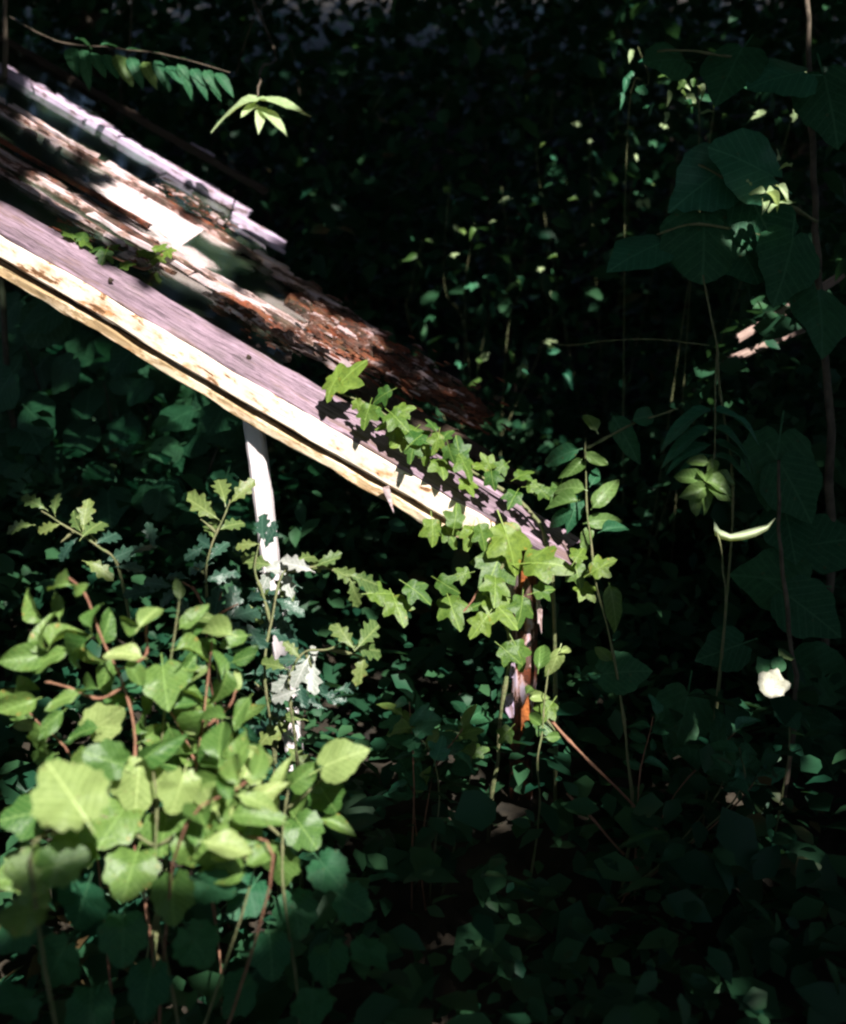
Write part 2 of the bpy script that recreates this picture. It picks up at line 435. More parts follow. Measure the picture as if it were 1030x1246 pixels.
oval = lambda wd, p=0.85: (lambda t: wd * max(0.0, math.sin(math.pi * min(1, t) ** p)) ** 0.8)
LEAF = {
    'ivy': [polar_leaf('ivy_leaf', ivy_r(s), 30, 0.28, 0.25 + 0.12 * s % 0.3, s, 0.28, 0.05, 0.10) for s in range(5)],
    'oak': [strip_leaf('oak_leaf', oval(0.30, 1.25), 14, 0.10, 0.15 + 0.12 * s, 0.1 * (s - 1.5), s, 4, 0.52, 0.10) for s in range(4)],
    'shrub': [strip_leaf('shrub_leaf', oval(0.25 + 0.045 * (s % 3), 0.85), 8, 0.08 + 0.13 * s, 0.10 + 0.16 * s, 0.10 * (s - 2), s, 0, 0, 0.14, 0.05) for s in range(6)],
    'jag': [polar_leaf('jagged_leaf', heart_r(s, 0.22, 0.2, 0.44), 34, 0.42, 0.22, s + 20, 0.15, 0.07, 0.12) for s in range(3)],
    'heart': [polar_leaf('heart_leaf', heart_r(s, 0.07, 0.26, 0.46), 30, 0.42, 0.22, s + 40, 0.25, 0.03, 0.08) for s in range(4)],
    'round': [polar_leaf('round_leaf', heart_r(s, 0.10, 0.12, 0.48), 26, 0.44, 0.25, s + 60, 0.2, 0.04, 0.05) for s in range(4)],
    'lance': [strip_leaf('leaflet', oval(0.20, 0.75), 8, 0.12, 0.25 + 0.2 * s, 0.08 * (s - 1), s, 0, 0, 0.04, 0.02) for s in range(3)],
    'long': [strip_leaf('long_leaf', oval(0.24, 0.8), 8, 0.15, 0.55 + 0.1 * s, 0.05 * (s - 1), s + 5, 0, 0, 0.08, 0.03) for s in range(3)],
}
for k in LEAF:
    LEAF[k] = {mk: [None] * len(LEAF[k]) for mk in ()} | {'base': LEAF[k]}


def leaf_data(shape, mat, i):
    d = LEAF[shape]
    if mat not in d:
        d[mat] = []
        for me in d['base']:
            c = me.copy(); c.materials.clear(); c.materials.append(M[mat]); d[mat].append(c)
    return d[mat][i % len(d[mat])]


def leaf(parent, shape, mat, x, y, z, size, ang, face=(0, 0.35, -1), tilt=0.35, name='leaf', jitter=True, toward=0.0):
    """one leaf centred on photo pixel x,y at depth z; size in pixels; ang = direction of the tip in the picture plane (deg, 90 up);
    face = normal in camera axes (right, up, forward)"""
    L = size * z / FPX; a = R_(ang)
    fx, fy, fz = face
    if jitter:
        fx += random.uniform(-tilt, tilt); fy += random.uniform(-tilt, tilt)
    nrm = (RX * fx + UP * fy + FW * fz).normalized()
    yd = RX * math.cos(a) + UP * math.sin(a) - FW * toward
    yd = (yd - nrm * yd.dot(nrm)).normalized()
    xd = yd.cross(nrm).normalized()
    c = P(x, y, z)
    m = frame(c - yd * L * 0.5, xd * L, yd * L, nrm * L)
    return link(name, leaf_data(shape, mat, random.randint(0, 99)), None, parent, m)


def scatter_mesh(name, c, size, nrm_up=0.5, full=True, aspect=1.0):
    """many separate leaves as one mesh; c Nx3 centres"""
    n = len(c)
    if full:
        tv = np.array([(0, 0, 0), (-.3, .33, .05), (0, .38, -.02), (.3, .33, .05), (-.22, .68, .02), (0, .7, -.06), (.22, .68, .02), (0, 1, -.14)], float)
        tf = [(0, 2, 1), (0, 3, 2), (1, 2, 5, 4), (2, 3, 6, 5), (4, 5, 7), (5, 6, 7)]
    else:
        tv = np.array([(0, 0, 0), (-.36, .5, .05), (.36, .5, .05), (0, 1, -.05)], float); tf = [(0, 2, 3, 1)]
    tv[:, 0] *= aspect; tv[:, 1] -= 0.5
    nz = rng.normal(size=(n, 3)); nz[:, 2] = np.abs(nz[:, 2]) + nrm_up * 2
    nz /= np.linalg.norm(nz, axis=1)[:, None]
    yd = rng.normal(size=(n, 3)); yd[:, 2] -= 0.3
    yd -= nz * (yd * nz).sum(1)[:, None]; yd /= np.linalg.norm(yd, axis=1)[:, None]
    xd = np.cross(yd, nz)
    sz = np.asarray(size)[:, None, None] if np.ndim(size) else size
    V = c[:, None, :] + sz * (tv[None, :, 0:1] * xd[:, None, :] + tv[None, :, 1:2] * yd[:, None, :] + tv[None, :, 2:3] * nz[:, None, :])
    k = len(tv); V = V.reshape(-1, 3)
    loops = np.concatenate([np.array(f) for f in tf]); lens = np.array([len(f) for f in tf])
    LI = (loops[None, :] + (np.arange(n) * k)[:, None]).ravel()
    LT = np.tile(lens, n); LS = np.concatenate([[0], np.cumsum(LT)[:-1]])
    me = bpy.data.meshes.new(name)
    me.vertices.add(len(V)); me.vertices.foreach_set('co', V.ravel())
    me.loops.add(len(LI)); me.loops.foreach_set('vertex_index', LI.astype(np.int32))
    me.polygons.add(len(LT)); me.polygons.foreach_set('loop_start', LS.astype(np.int32)); me.polygons.foreach_set('loop_total', LT.astype(np.int32))
    me.update(calc_edges=True); me.validate(); me.polygons.foreach_set('use_smooth', np.ones(len(me.polygons), bool))
    at = me.attributes.new('rnd', 'FLOAT', 'POINT'); at.data.foreach_set('value', np.repeat(rng.random(n), k).astype(np.float32))
    return me


def clumps(n_cl, per, sampler, rad):
    cc = sampler(n_cl)
    rr = rad * (0.5 + rng.random(n_cl))
    p = np.repeat(cc, per, axis=0) + rng.normal(size=(n_cl * per, 3)) * np.repeat(rr, per)[:, None] * np.array([1, 1, 0.7])
    return p


def box_sampler(lo, hi):
    lo, hi = np.array(lo, float), np.array(hi, float)
    return lambda n: lo + rng.random((n, 3)) * (hi - lo)

# ------------------------------------------------------------------ ground
def build_ground():
    xs = np.concatenate([np.linspace(-60, -6, 10), np.linspace(-5, 5, 61), np.linspace(6, 60, 10)])
    ys = np.concatenate([np.linspace(-60, -5, 10), np.linspace(-4, 9, 79), np.linspace(10, 60, 12)])
    v = []; f = []
    for y in ys:
        for x in xs:
            z = 0.06 * noise.noise(Vector((x * 0.9, y * 0.9, 3))) + 0.03 * noise.noise(Vector((x * 4, y * 4, 8)))
            if y > 6: z += 2.6 * (1 - math.exp(-(y - 6) * 0.35))
            if y < 2: z -= 0.02
            v.append((x, y, z))
    nx = len(xs)
    for j in range(len(ys) - 1):
        for i in range(nx - 1): f.append((j*nx + i, j*nx + i + 1, (j+1)*nx + i + 1, (j+1)*nx + i))
    o = link('ground', pmesh('ground', v, f, True), M['soil']); tag(o, 'dark leafy woodland soil rising to a bank', 'ground', kind='structure')


build_ground()

# ------------------------------------------------------------------ glasshouse roof frame of reference
DV = (RX - 0.585 * UP).normalized()                          # down the slope
EV = (RX * 0.122 + UP * 0.409 + FW).normalized()             # along the eave, level
NV = DV.cross(EV).normalized()                               # off the roof
O0 = P(200, 396, 2.0)
rp = lambda s, t, h=0.0: O0 + DV * s + EV * t + NV * h


def s_at(px, t, h=0.0):
    lo, hi = -3.0, 3.0
    for _ in range(40):
        m = (lo + hi) / 2
        if proj(rp(m, t, h))[0] < px: lo = m
        else: hi = m
    return lo


def plane_uv(px, py, h=0.0):
    d = (P(px, py, 1) - CAM); k = (rp(0, 0, h) - CAM).dot(NV) / d.dot(NV)
    q = CAM + d * k - rp(0, 0, h); b = DV.dot(EV); a1, a2 = q.dot(DV), q.dot(EV)
    return (a1 - b * a2) / (1 - b * b), (a2 - b * a1) / (1 - b * b)


def roof_beam(parent, name, mat, s0, s1, t, h, W, H, **kw):
    """timber running down the slope, centred on t, h"""
    x, y, z = ortho(DV, NV)
    return link(name, beam_mesh(name, s1 - s0, W, H, **kw), M[mat], parent, frame(rp(s0, t, h), x, y, z))


gh_base = Vector((rp(0.3, 0.4).x, rp(0.3, 0.4).y, 0))
GH = empty('greenhouse', gh_base, 'derelict timber greenhouse with sloping glazed roof, cream rafter and peeling white post', 'greenhouse')
S0 = -1.25
# capping board (weathered mauve), fascia (cream), shadow gap, lower moulding (tan)
xq, yq, zq = ortho(DV, NV)
tl = math.atan2(0.020, 0.09)
yc = (yq * math.cos(tl) + zq * math.sin(tl)).normalized(); zc_ = xq.cross(yc)
cap = link('capping_board', beam_mesh('capping_board', s_at(692, 0.05) - S0, 0.098, 0.016, seg=90, wear=0.003, ragged=0.05, seed=1, bite=0.12), M['capping'], GH,
           frame(rp(S0, 0.042, 0.0035), xq, yc, zc_))
tag(cap, 'weathered mauve grey capping board')
tag(roof_beam(GH, 'fascia', 'cream', S0, s_at(648, 0), 0.006, -0.0265, 0.034, 0.043, seg=110, wear=0.0022, ragged=0.06, seed=2, bite=0.10), 'cream painted rafter face with rust coloured stains')
roof_beam(GH, 'rafter', 'core', S0, s_at(650, 0), 0.045, -0.052, 0.05, 0.05, seg=50, wear=0.002, seed=3)
tag(roof_beam(GH, 'moulding', 'tan', S0, s_at(575, 0), 0.018, -0.070, 0.045, 0.020, seg=110, wear=0.0035, ragged=0.05, seed=4, bite=0.35), 'tan bare moulding under the rafter')
nl = tube_mesh('nail', [(0, 0, -0.004), (0, 0, 0.0), (0, 0, 0.0025)], 0.0042, 0.0036, 8, 1)
for s_n in (-0.9, -0.45, -0.13, 0.16, 0.47, 0.74): link('nail', nl, M['core'], GH, frame(rp(s_n, 0.035 + 0.01 * math.sin(s_n * 9), 0.0145), xq, yc, zc_))
# posts
x3 = Vector((0, 0, -1))
def post(name, top, bot, W, D, mat, seed, label, **kw):
    x = (bot - top).normalized(); y = (RX - x * RX.dot(x)).normalized(); z = x.cross(y)
    o = link(name, beam_mesh(name, (bot - top).length, W, D, seg=50, wear=0.0018, seed=seed, **kw), M[mat], GH, frame(top, x, y, z)); return tag(o, label)
tp = P(304, 490, 2.055)
post('post', tp, Vector((tp.x + 0.055, tp.y, -0.05)), 0.034, 0.04, 'white', 5, 'white painted post under the rafter')
tp2 = P(641, 652, 2.06)
post('post', tp2, Vector((tp2.x + 0.01, tp2.y, -0.05)), 0.048, 0.04, 'rotpost', 6, 'rotten stained post at the low end of the rafter', bite=0.5)
tp3 = rp(S0 + 0.1, 0.02, -0.09)
post('post', tp3, Vector((tp3.x, tp3.y, -0.05)), 0.045, 0.045, 'white', 7, 'white post at the tall end of the rafter')
# rust/orange and lilac fragments on the rotten post
for i, (px, py, hpx, wpx, mt) in enumerate([(637, 700, 40, 9, 'rust'), (641, 722, 16, 10, 'barwood'), (639, 868, 17, 11, 'rust'), (622, 715, 16, 7, 'lilac'), (620, 858, 19, 10, 'lilac'), (623, 812, 14, 6, 'lilac'), (641, 803, 14, 10, 'barwood'), (656, 730, 14, 5, 'putty'), (657, 752, 16, 5, 'putty')]):
    k = 2.05 / FPX
    x = Vector((0.04, 0, -1)).normalized(); y = (RX - x * RX.dot(x)).normalized(); z = x.cross(y)
    link('loose_splinter', beam_mesh('loose_splinter', hpx * k, wpx * k, 0.008, seg=10, wear=0.003, ragged=0.05, seed=60 + i, bite=0.5), M[mt], GH, frame(P(px, py - hpx / 2, 2.05 if 630 < px < 650 else 2.03), x, y, z))
# hanging paint shard under the rafter
sh = pmesh('paint_shard', [(-0.008, 0, 0), (0.006, 0.002, 0.003), (0.010, 0.004, -0.022), (0.014, 0.0, -0.05), (0.002, 0.004, -0.024), (-0.008, 0.003, 0), (0.006, 0.005, 0.003), (0.010, 0.007, -0.022), (0.002, 0.007, -0.024)],
           [(0, 1, 2, 4), (4, 2, 3), (5, 8, 7, 6), (8, 3, 7), (0, 4, 8, 5), (1, 6, 7, 2), (0, 5, 6, 1), (4, 3, 8), (2, 7, 3)])
link('paint_shard', sh, M['putty'], GH, Matrix.Translation(P(470, 594, 2.0)))

# glazing bars, each with its broken putty strips
def bar(s0, s1, t, W, H, mat, h=0.008, seed=0, label=None, **kw):
    o = roof_beam(GH, 'glazing_bar', mat, s0, s1, t, h, W, H, seg=max(12, int((s1 - s0) * 60)), wear=0.003, ragged=0.015, seed=seed, **kw)
    if label: tag(o, label)
    return o


def putty(barobj, s0, s1, t, W, H, h, mat, seed, gap=0.35, lmin=0.03, lmax=0.14):
    """broken strips along a bar: sub-parts of it"""
    x, y, z = ortho(DV, NV); r = random.Random(seed); s = s0; inv = barobj.matrix_basis.inverted()
    base = Matrix.Translation(-GH.location)
    while s < s1 - 0.015:
        l = min(r.uniform(lmin * 1.3, lmax * 1.8), s1 - s)
        if r.random() > gap:
            me = beam_mesh('putty_strip', l, W * r.uniform(0.5, 0.95), H * 0.85, seg=max(5, int(l * 130)), wear=0.0048, ragged=0.015, seed=r.random() * 50, bite=0.5)
            me.materials.append(M[mat])
            o = bpy.data.objects.new('putty_strip', me); COL.objects.link(o); o.parent = barobj
            yaw = r.uniform(-0.02, 0.02)
            o.matrix_basis = inv @ base @ frame(rp(s, t, h), x * math.cos(yaw) + y * math.sin(yaw), y * math.cos(yaw) - x * math.sin(yaw), z)
        s += l + r.uniform(0.002, 0.03)


bA = bar(S0, s_at(430, 0.34), 0.345, 0.020, 0.02, 'barwood', seed=11, label='bare brown glazing bar with flakes of pink paint', bite=0.4)
putty(bA, S0, s_at(300, 0.34), 0.318, 0.012, 0.014, 0.012, 'putty', 1, 0.25)
putty(bA, s_at(200, 0.34), s_at(415, 0.34), 0.372, 0.013, 0.014, 0.014, 'putty', 2, 0.05, 0.08, 0.25)
putty(bA, S0, s_at(180, 0.34), 0.378, 0.018, 0.012, 0.010, 'barwood', 3, 0.1, 0.1, 0.3)
bE = bar(S0, s_at(205, 0.26), 0.275, 0.010, 0.010, 'barwood', h=0.006, seed=16, label='thin broken pink strip between the capping board and the brown bar', bite=0.5)
putty(bE, S0, s_at(190, 0.26), 0.262, 0.010, 0.010, 0.008, 'putty', 21, 0.45, 0.02, 0.07)
bF = bar(S0, s_at(178, 0.44), 0.44, 0.018, 0.010, 'rot', h=0.016, seed=17, label='dark red decayed strip lying on the glass beside the brown bar', bite=0.5)
bB = bar(S0, s_at(352, 0.68), 0.69, 0.020, 0.022, 'barwood', seed=12, label='glazing bar with white putty broken into gaps', bite=0.5)
putty(bB, S0, s_at(190, 0.68), 0.712, 0.024, 0.018, 0.016, 'putty', 4, 0.08, 0.05, 0.16)
putty(bB, S0, s_at(180, 0.68), 0.650, 0.016, 0.012, 0.006, 'putty', 5, 0.4, 0.02, 0.06)
putty(bB, s_at(185, 0.68), s_at(270, 0.68), 0.70, 0.018, 0.013, 0.014, 'rot', 6, 0.3, 0.015, 0.05)
putty(bB, s_at(305, 0.68), s_at(345, 0.68), 0.70, 0.026, 0.016, 0.016, 'putty', 7, 0.0, 0.05, 0.12)
bC = bar(S0, s_at(301, 1.02), 1.02, 0.034, 0.022, 'lilac', h=0.010, seed=13, label='broad lilac grey painted glazing bar with broken end')
putty(bC, S0, s_at(270, 1.02), 1.075, 0.022, 0.02, 0.008, 'lilac', 8, 0.45, 0.02, 0.07)
bC2 = bar(s_at(284, 0.95), s_at(347, 0.95), 0.93, 0.032, 0.022, 'lilac', h=0.008, seed=14, label='short slipped length of lilac painted glazing bar')
putty(bC2, s_at(290, 0.9), s_at(352, 0.9), 0.895, 0.012, 0.012, 0.0, 'lilac', 9, 0.1)
bD = bar(S0, s_at(322, 1.36), 1.36, 0.022, 0.022, 'core', h=0.01, seed=15, label='dark mossy glazing bar with remnants of paint')
putty(bD, s_at(228, 1.36), s_at(320, 1.36), 1.375, 0.012, 0.010, 0.021, 'lilac', 10, 0.25, 0.02, 0.06)

# glass panes, overlapping down the slope
def pane(s0, s1, t0, t1, h, drop=0.0, skew=0.0, seed=0, bites=0, glint_lichen=()):
    """thin pane; lower edge may be broken"""
    r = random.Random(seed); o = rp(s0, t0, h)
    n = 8; top = []
    pts = [(0, 0)]
    wv = t1 - t0; L = s1 - s0
    for i in range(n + 1):
        u = i / n
        pts.append((L + skew * (1 - u) + (r.uniform(-bites, bites) if 0 < i < n else 0), wv * u))
    pts.append((0, wv))
    b = DV.dot(EV); yv = (EV - DV * b); yl = yv.length; yv = yv / yl
    P2 = [(s + t * b, t * yl) for s, t in pts]
    k = len(P2); th = 0.004
    v = [(a, c, 0) for a, c in P2] + [(a, c, -th) for a, c in P2]
    f = [tuple(range(k)), tuple(range(2*k - 1, k - 1, -1))] + [(i, k + i, k + (i+1) % k, (i+1) % k) for i in range(k)]
    z = DV.cross(yv)
    mt = M['glass']
    if glint_lichen:
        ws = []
        for px, py, rx, ry, amt in glint_lichen:
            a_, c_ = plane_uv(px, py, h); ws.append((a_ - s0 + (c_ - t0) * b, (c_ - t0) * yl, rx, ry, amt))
        mt = glass_mat('glint_lichen_glass', ws)
    x = (DV - z * drop).normalized(); z = x.cross(yv)
    return link('glass_pane', pmesh('glass_pane', v, f), mt, GH, frame(o, x, yv, z))


sl = plane_uv(208, 300)[0]
pane(S0, sl, 0.34, 0.68, 0.010, 0.006, 0.02, 1, 0, [(200, 264, 0.25, 0.22, 0.95)])  # bright patch painted in for the sky mirrored in this pane
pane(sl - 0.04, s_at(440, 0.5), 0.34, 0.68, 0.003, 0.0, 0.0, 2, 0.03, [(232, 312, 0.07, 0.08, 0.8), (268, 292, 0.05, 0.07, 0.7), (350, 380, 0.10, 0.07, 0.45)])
pane(S0, s_at(140, 0.2), 0.09, 0.335, 0.006, 0.004, 0.0, 3)
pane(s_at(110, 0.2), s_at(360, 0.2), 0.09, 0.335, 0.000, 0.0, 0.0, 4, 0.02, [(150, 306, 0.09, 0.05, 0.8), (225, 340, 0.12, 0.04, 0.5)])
pane(S0, s_at(180, 0.85), 0.695, 1.0, 0.008, 0.005, 0.0, 5)
pane(s_at(150, 0.85), s_at(318, 0.85), 0.695, 0.995, 0.000, 0.0, 0.05, 6, 0.02)
pane(S0, s_at(120, 1.2), 1.04, 1.35, 0.004, 0.0, 0.0, 7, 0.08)

# rotten boards at the low end of the roof
def rotten(px0, px1, t, W, H, seed, label, h=0.012, mat='rot'):
    s0, s1 = s_at(px0, t), s_at(px1, t)
    x, y, z = ortho(DV, NV)
    me = beam_mesh('rotten_board', s1 - s0, W, H, seg=60, wear=0.008, ragged=0.10, seed=seed, bite=0.8, taper=lambda u: 1.0 - 0.35 * max(0, u - 0.6) / 0.4)
    return tag(link('rotten_board', me, M[mat], GH, frame(rp(s0, t, h), x, y, z)), label)


rotten(352, 590, 0.53, 0.10, 0.024, 21, 'crumbling red brown board across the low end')
rotten(330, 470, 0.64, 0.05, 0.02, 22, 'pinkish split board with straight edge', 0.016, 'barwood')
rotten(410, 575, 0.43, 0.09, 0.02, 23, 'dark crumbling rotten board')
rotten(265, 350, 0.30, 0.05, 0.012, 24, 'rust red sheet of rotted timber', 0.010)
rotten(345, 420, 0.27, 0.04, 0.012, 25, 'dark split strip of rotted timber', 0.008, 'barwood')
rotten(430, 640, 0.27, 0.10, 0.02, 26, 'mossy decayed board under ivy', -0.004, 'core')
# chips and crumbs of rotten wood lying on the roof
cv = []; cf = []
r = random.Random(5)
def chip(px, py, L, mw=0.28):
    s, t = plane_uv(px, py, 0.02); c = rp(s, t, 0.022 + r.uniform(0, 0.008))
    a = r.gauss(0, 0.35); ax = DV * math.cos(a) + EV * math.sin(a); ay = NV.cross(ax); az = (NV + ax * r.uniform(-.3, .3)).normalized()
    b = len(cv); wv = L * mw * r.uniform(0.5, 1.3); hv = L * 0.14
    for sx, sy, sz in ((-1, -1, 0), (1, -.6, 0), (1.1, .7, 0), (-.8, 1, 0), (-.7, -.7, 1), (.8, -.4, 1), (.7, .5, 1), (-.6, .6, 1)):
        cv.append(c - O0 + ax * sx * L / 2 * r.uniform(.7, 1.2) + ay * sy * wv / 2 * r.uniform(.7, 1.2) + az * sz * hv)
    for q in ((0, 3, 2, 1), (4, 5, 6, 7), (0, 1, 5, 4), (1, 2, 6, 5), (2, 3, 7, 6), (3, 0, 4, 7)): cf.append(tuple(b + i for i in q))
for _ in range(420):
    u = r.random(); px = 385 + 200 * u + r.gauss(0, 14); py = 395 + 110 * u + r.gauss(0, 16); chip(px, py, r.uniform(0.008, 0.032))
for _ in range(50): u = r.random(); chip(205 + 70 * u + r.gauss(0, 5), 232 + 45 * u + r.gauss(0, 4), r.uniform(0.006, 0.02))
for _ in range(45): u = r.random(); chip(265 + 90 * u + r.gauss(0, 6), 372 + 55 * u + r.gauss(0, 6), r.uniform(0.006, 0.022))
for _ in range(60): u = r.random(); chip(70 + 120 * u + r.gauss(0, 6), 275 + 50 * u + r.gauss(0, 6), r.uniform(0.005, 0.018))
link('wood_crumbs', pmesh('wood_crumbs', cv, cf), M['rot'], GH, Matrix.Translation(O0))['kind'] = 'stuff'
cv = []; cf = []
for _ in range(150):
    u = r.random() ** 1.3; px = 375 + 190 * u + r.gauss(0, 12); py = 385 + 108 * u + r.gauss(0, 14); chip(px, py, r.uniform(0.015, 0.06), 0.09)
for _ in range(60): u = r.random(); chip(260 + 120 * u + r.gauss(0, 6), 366 + 70 * u + r.gauss(0, 6), r.uniform(0.012, 0.05), 0.09)
for _ in range(50): u = r.random(); chip(190 + 90 * u + r.gauss(0, 5), 225 + 52 * u + r.gauss(0, 4), r.uniform(0.01, 0.035), 0.1)
link('wood_splinters', pmesh('wood_splinters', cv, cf), M['barwood'], GH, Matrix.Translation(O0))['kind'] = 'stuff'

# ------------------------------------------------------------------ plants: helpers
def plant(name, px, py, z, label, cat, group=None):
    p = P(px, py, z); return empty(name, (p.x, p.y, 0 if p.z > 0 else p.z), label, cat, group)


def ground_under(px, py, z):
    p = P(px, py, z); return Vector((p.x, p.y, -0.02))


def heroes(parent, shape, mat, z, rows, face=(0.1, 0.5, -1), tilt=0.4, dz=0.04):
    for x, y, size, ang in rows:
        leaf(parent, shape, mat, x, y, z + random.uniform(-dz, dz), size, ang, face, tilt)


# ------------------------------------------------------------------ ivy on the rafter and post
IV = plant('ivy', 640, 700, 2.02, 'green ivy creeping along the mauve capping board of the rafter', 'ivy')
tube(IV, 'stem', [ground_under(690, 760, 2.02), P(672, 700, 2.02), P(640, 618, 2.03), P(600, 590, 2.03), P(545, 555, 2.03), P(490, 520, 2.03), P(440, 488, 2.02), P(415, 478, 2.0)], 0.004, 0.0018, M['stem'])
ivy_rows = [(403, 472, 42, 255), (425, 455, 46, 55), (446, 507, 34, 250), (464, 482, 36, 200), (479, 528, 34, 275), (486, 512, 36, 300), (500, 528, 30, 245), (458, 497, 34, 60),
            (502, 550, 30, 262), (518, 553, 32, 285), (512, 530, 30, 70), (531, 540, 30, 250), (542, 529, 26, 60), (538, 570, 36, 270), (549, 553, 26, 300), (567, 568, 34, 290),
            (571, 592, 30, 265), (558, 545, 28, 95), (624, 608, 34, 255), (609, 590, 28, 220), (592, 580, 28, 120), (470, 516, 26, 200), (436, 494, 24, 300), (585, 566, 26, 40),
            (600, 606, 24, 280), (640, 596, 30, 60), (652, 612, 28, 10), (663, 621, 30, 300), (677, 623, 28, 250), (494, 498, 26, 20), (525, 516, 24, 100), (486, 540, 22, 210)]
ivy_rows = [(x, y - (20 if x > 585 and x != 624 else 0), s, a) for x, y, s, a in ivy_rows]
for x, y, s, a in ivy_rows: leaf(IV, 'ivy', 'ivy', x, y, 1.965 + random.uniform(-0.02, 0.02), s * random.uniform(0.75, 1.25), a + random.uniform(-15, 15), (0.1, 0.6, -1), 0.65)
IH = plant('ivy', 610, 760, 1.98, 'ivy with large star shaped leaves hanging round the rotten post', 'ivy')
tube(IH, 'stem', [ground_under(600, 800, 2.0), P(612, 860, 2.0), P(620, 780, 1.99), P(600, 720, 1.97), P(620, 665, 1.96), P(585, 645, 1.96), P(540, 640, 1.97)], 0.004, 0.0015, M['stem'])
tube(IH, 'tendril', [P(560, 748, 1.95), P(573, 733, 1.95), P(585, 716, 1.95), P(603, 708, 1.96), P(622, 716, 1.98)], 0.0016, 0.001, M['redstem'])
ih_rows = [(527, 650, 36, 270), (549, 652, 30, 300), (555, 627, 30, 80), (573, 652, 34, 260), (588, 654, 32, 285), (622, 668, 62, 285), (601, 694, 62, 245), (667, 685, 58, 350), (613, 745, 52, 300),
           (585, 735, 36, 200), (583, 763, 34, 235), (706, 673, 26, 60), (704, 702, 34, 280), (716, 722, 32, 300), (735, 688, 34, 30), (665, 718, 30, 20), (485, 742, 40, 285),
           (510, 722, 36, 320), (552, 745, 44, 290), (545, 713, 30, 330), (603, 718, 40, 260), (464, 722, 34, 10), (560, 700, 24, 200)]
ih_rows += [(random.uniform(585, 665), random.uniform(745, 900), random.uniform(24, 40), random.uniform(220, 320)) for _ in range(5)]
for x, y, s, a in ih_rows: leaf(IH, 'ivy', 'ivy', x, y, 1.93 + random.uniform(-0.03, 0.03), s * 1.05, a, (0.1, 0.45, -1), 0.4)
# small ivy on the glass at the left
IG = plant('ivy', 120, 300, 2.15, 'small ivy sprigs rooted in the rotten glazing bar beside the capping board', 'ivy')
def roof_leaf(parent, shape, mat, px, py, size, ang, h=0.03):
    s, t = plane_uv(px, py, h); z = proj(rp(s, t, h))[2]; return leaf(parent, shape, mat, px, py, z, size, ang, (0.15, 0.8, -0.8), 0.5)
for x, y, s, a in [(95, 288, 26, 200), (105, 296, 22, 300), (127, 312, 26, 250), (118, 302, 20, 60), (155, 322, 22, 10), (178, 308, 24, 30), (190, 312, 26, 330), (196, 300, 22, 70), (205, 308, 22, 300), (184, 318, 20, 220), (82, 284, 20, 120), (140, 300, 18, 40)]:
    roof_leaf(IG, 'ivy', 'ivy', x, y, s, a)
s1_, t1_ = plane_uv(170, 320, 0.02); s2_, t2_ = plane_uv(75, 280, 0.02)
tube(IG, 'stem', [rp(*plane_uv(x, y, 0.02), 0.02) for x, y in ((200, 308), (180, 326), (150, 318), (110, 300), (80, 284))], 0.003, 0.0015, M['redstem'])

# ------------------------------------------------------------------ oak saplings
def sapling(label, z, stems, leaves, shape='oak', mat='oak', stemmat='stem', root=None, face=(0.05, 0.4, -1), tilt=0.4, name='oak_sapling', cat='sapling', group=None, r0=0.003, dz=0.03):
    rx, ry = root if root else stems[0][0]
    o = plant(name, rx, ry, z, label, cat, group)
    base = Vector((o.location.x, o.location.y, -0.02))
    for i, st in enumerate(stems):
        pts = [P(x, y, z + (0.01 if i else 0)) for x, y in st]
        if i == 0: pts = [base, base.lerp(pts[0], 0.6) + Vector((0.01, 0.01, 0))] + pts
        tube(o, 'stem', pts, r0, 0.0012, M[stemmat])
    for row in leaves:
        x, y, s, a = row[:4]; mt = row[4] if len(row) > 4 else mat; sh_ = row[5] if len(row) > 5 else shape
        leaf(o, sh_, mt, x, y, z + random.uniform(-dz, dz), s, a, face, tilt)
    return o


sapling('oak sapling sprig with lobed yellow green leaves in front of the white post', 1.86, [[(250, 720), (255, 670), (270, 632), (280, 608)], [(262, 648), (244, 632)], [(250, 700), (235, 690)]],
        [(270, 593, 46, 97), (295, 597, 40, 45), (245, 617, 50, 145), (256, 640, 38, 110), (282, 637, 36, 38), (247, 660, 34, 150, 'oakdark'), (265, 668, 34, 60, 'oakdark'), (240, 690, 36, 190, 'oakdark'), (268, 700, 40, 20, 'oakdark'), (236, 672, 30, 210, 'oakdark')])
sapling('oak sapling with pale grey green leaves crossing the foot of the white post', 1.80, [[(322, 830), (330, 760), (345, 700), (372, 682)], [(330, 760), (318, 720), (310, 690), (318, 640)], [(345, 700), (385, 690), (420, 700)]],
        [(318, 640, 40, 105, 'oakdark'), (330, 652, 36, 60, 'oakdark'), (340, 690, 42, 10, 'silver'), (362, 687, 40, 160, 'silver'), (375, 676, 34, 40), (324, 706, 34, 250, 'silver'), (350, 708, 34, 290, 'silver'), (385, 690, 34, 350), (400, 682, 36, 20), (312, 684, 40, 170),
         (330, 740, 38, 200, 'oakdark'), (352, 735, 40, 330, 'oakdark'), (308, 725, 36, 150, 'oakdark'), (420, 700, 40, 330), (445, 705, 42, 345), (432, 722, 34, 290), (300, 662, 28, 180)])
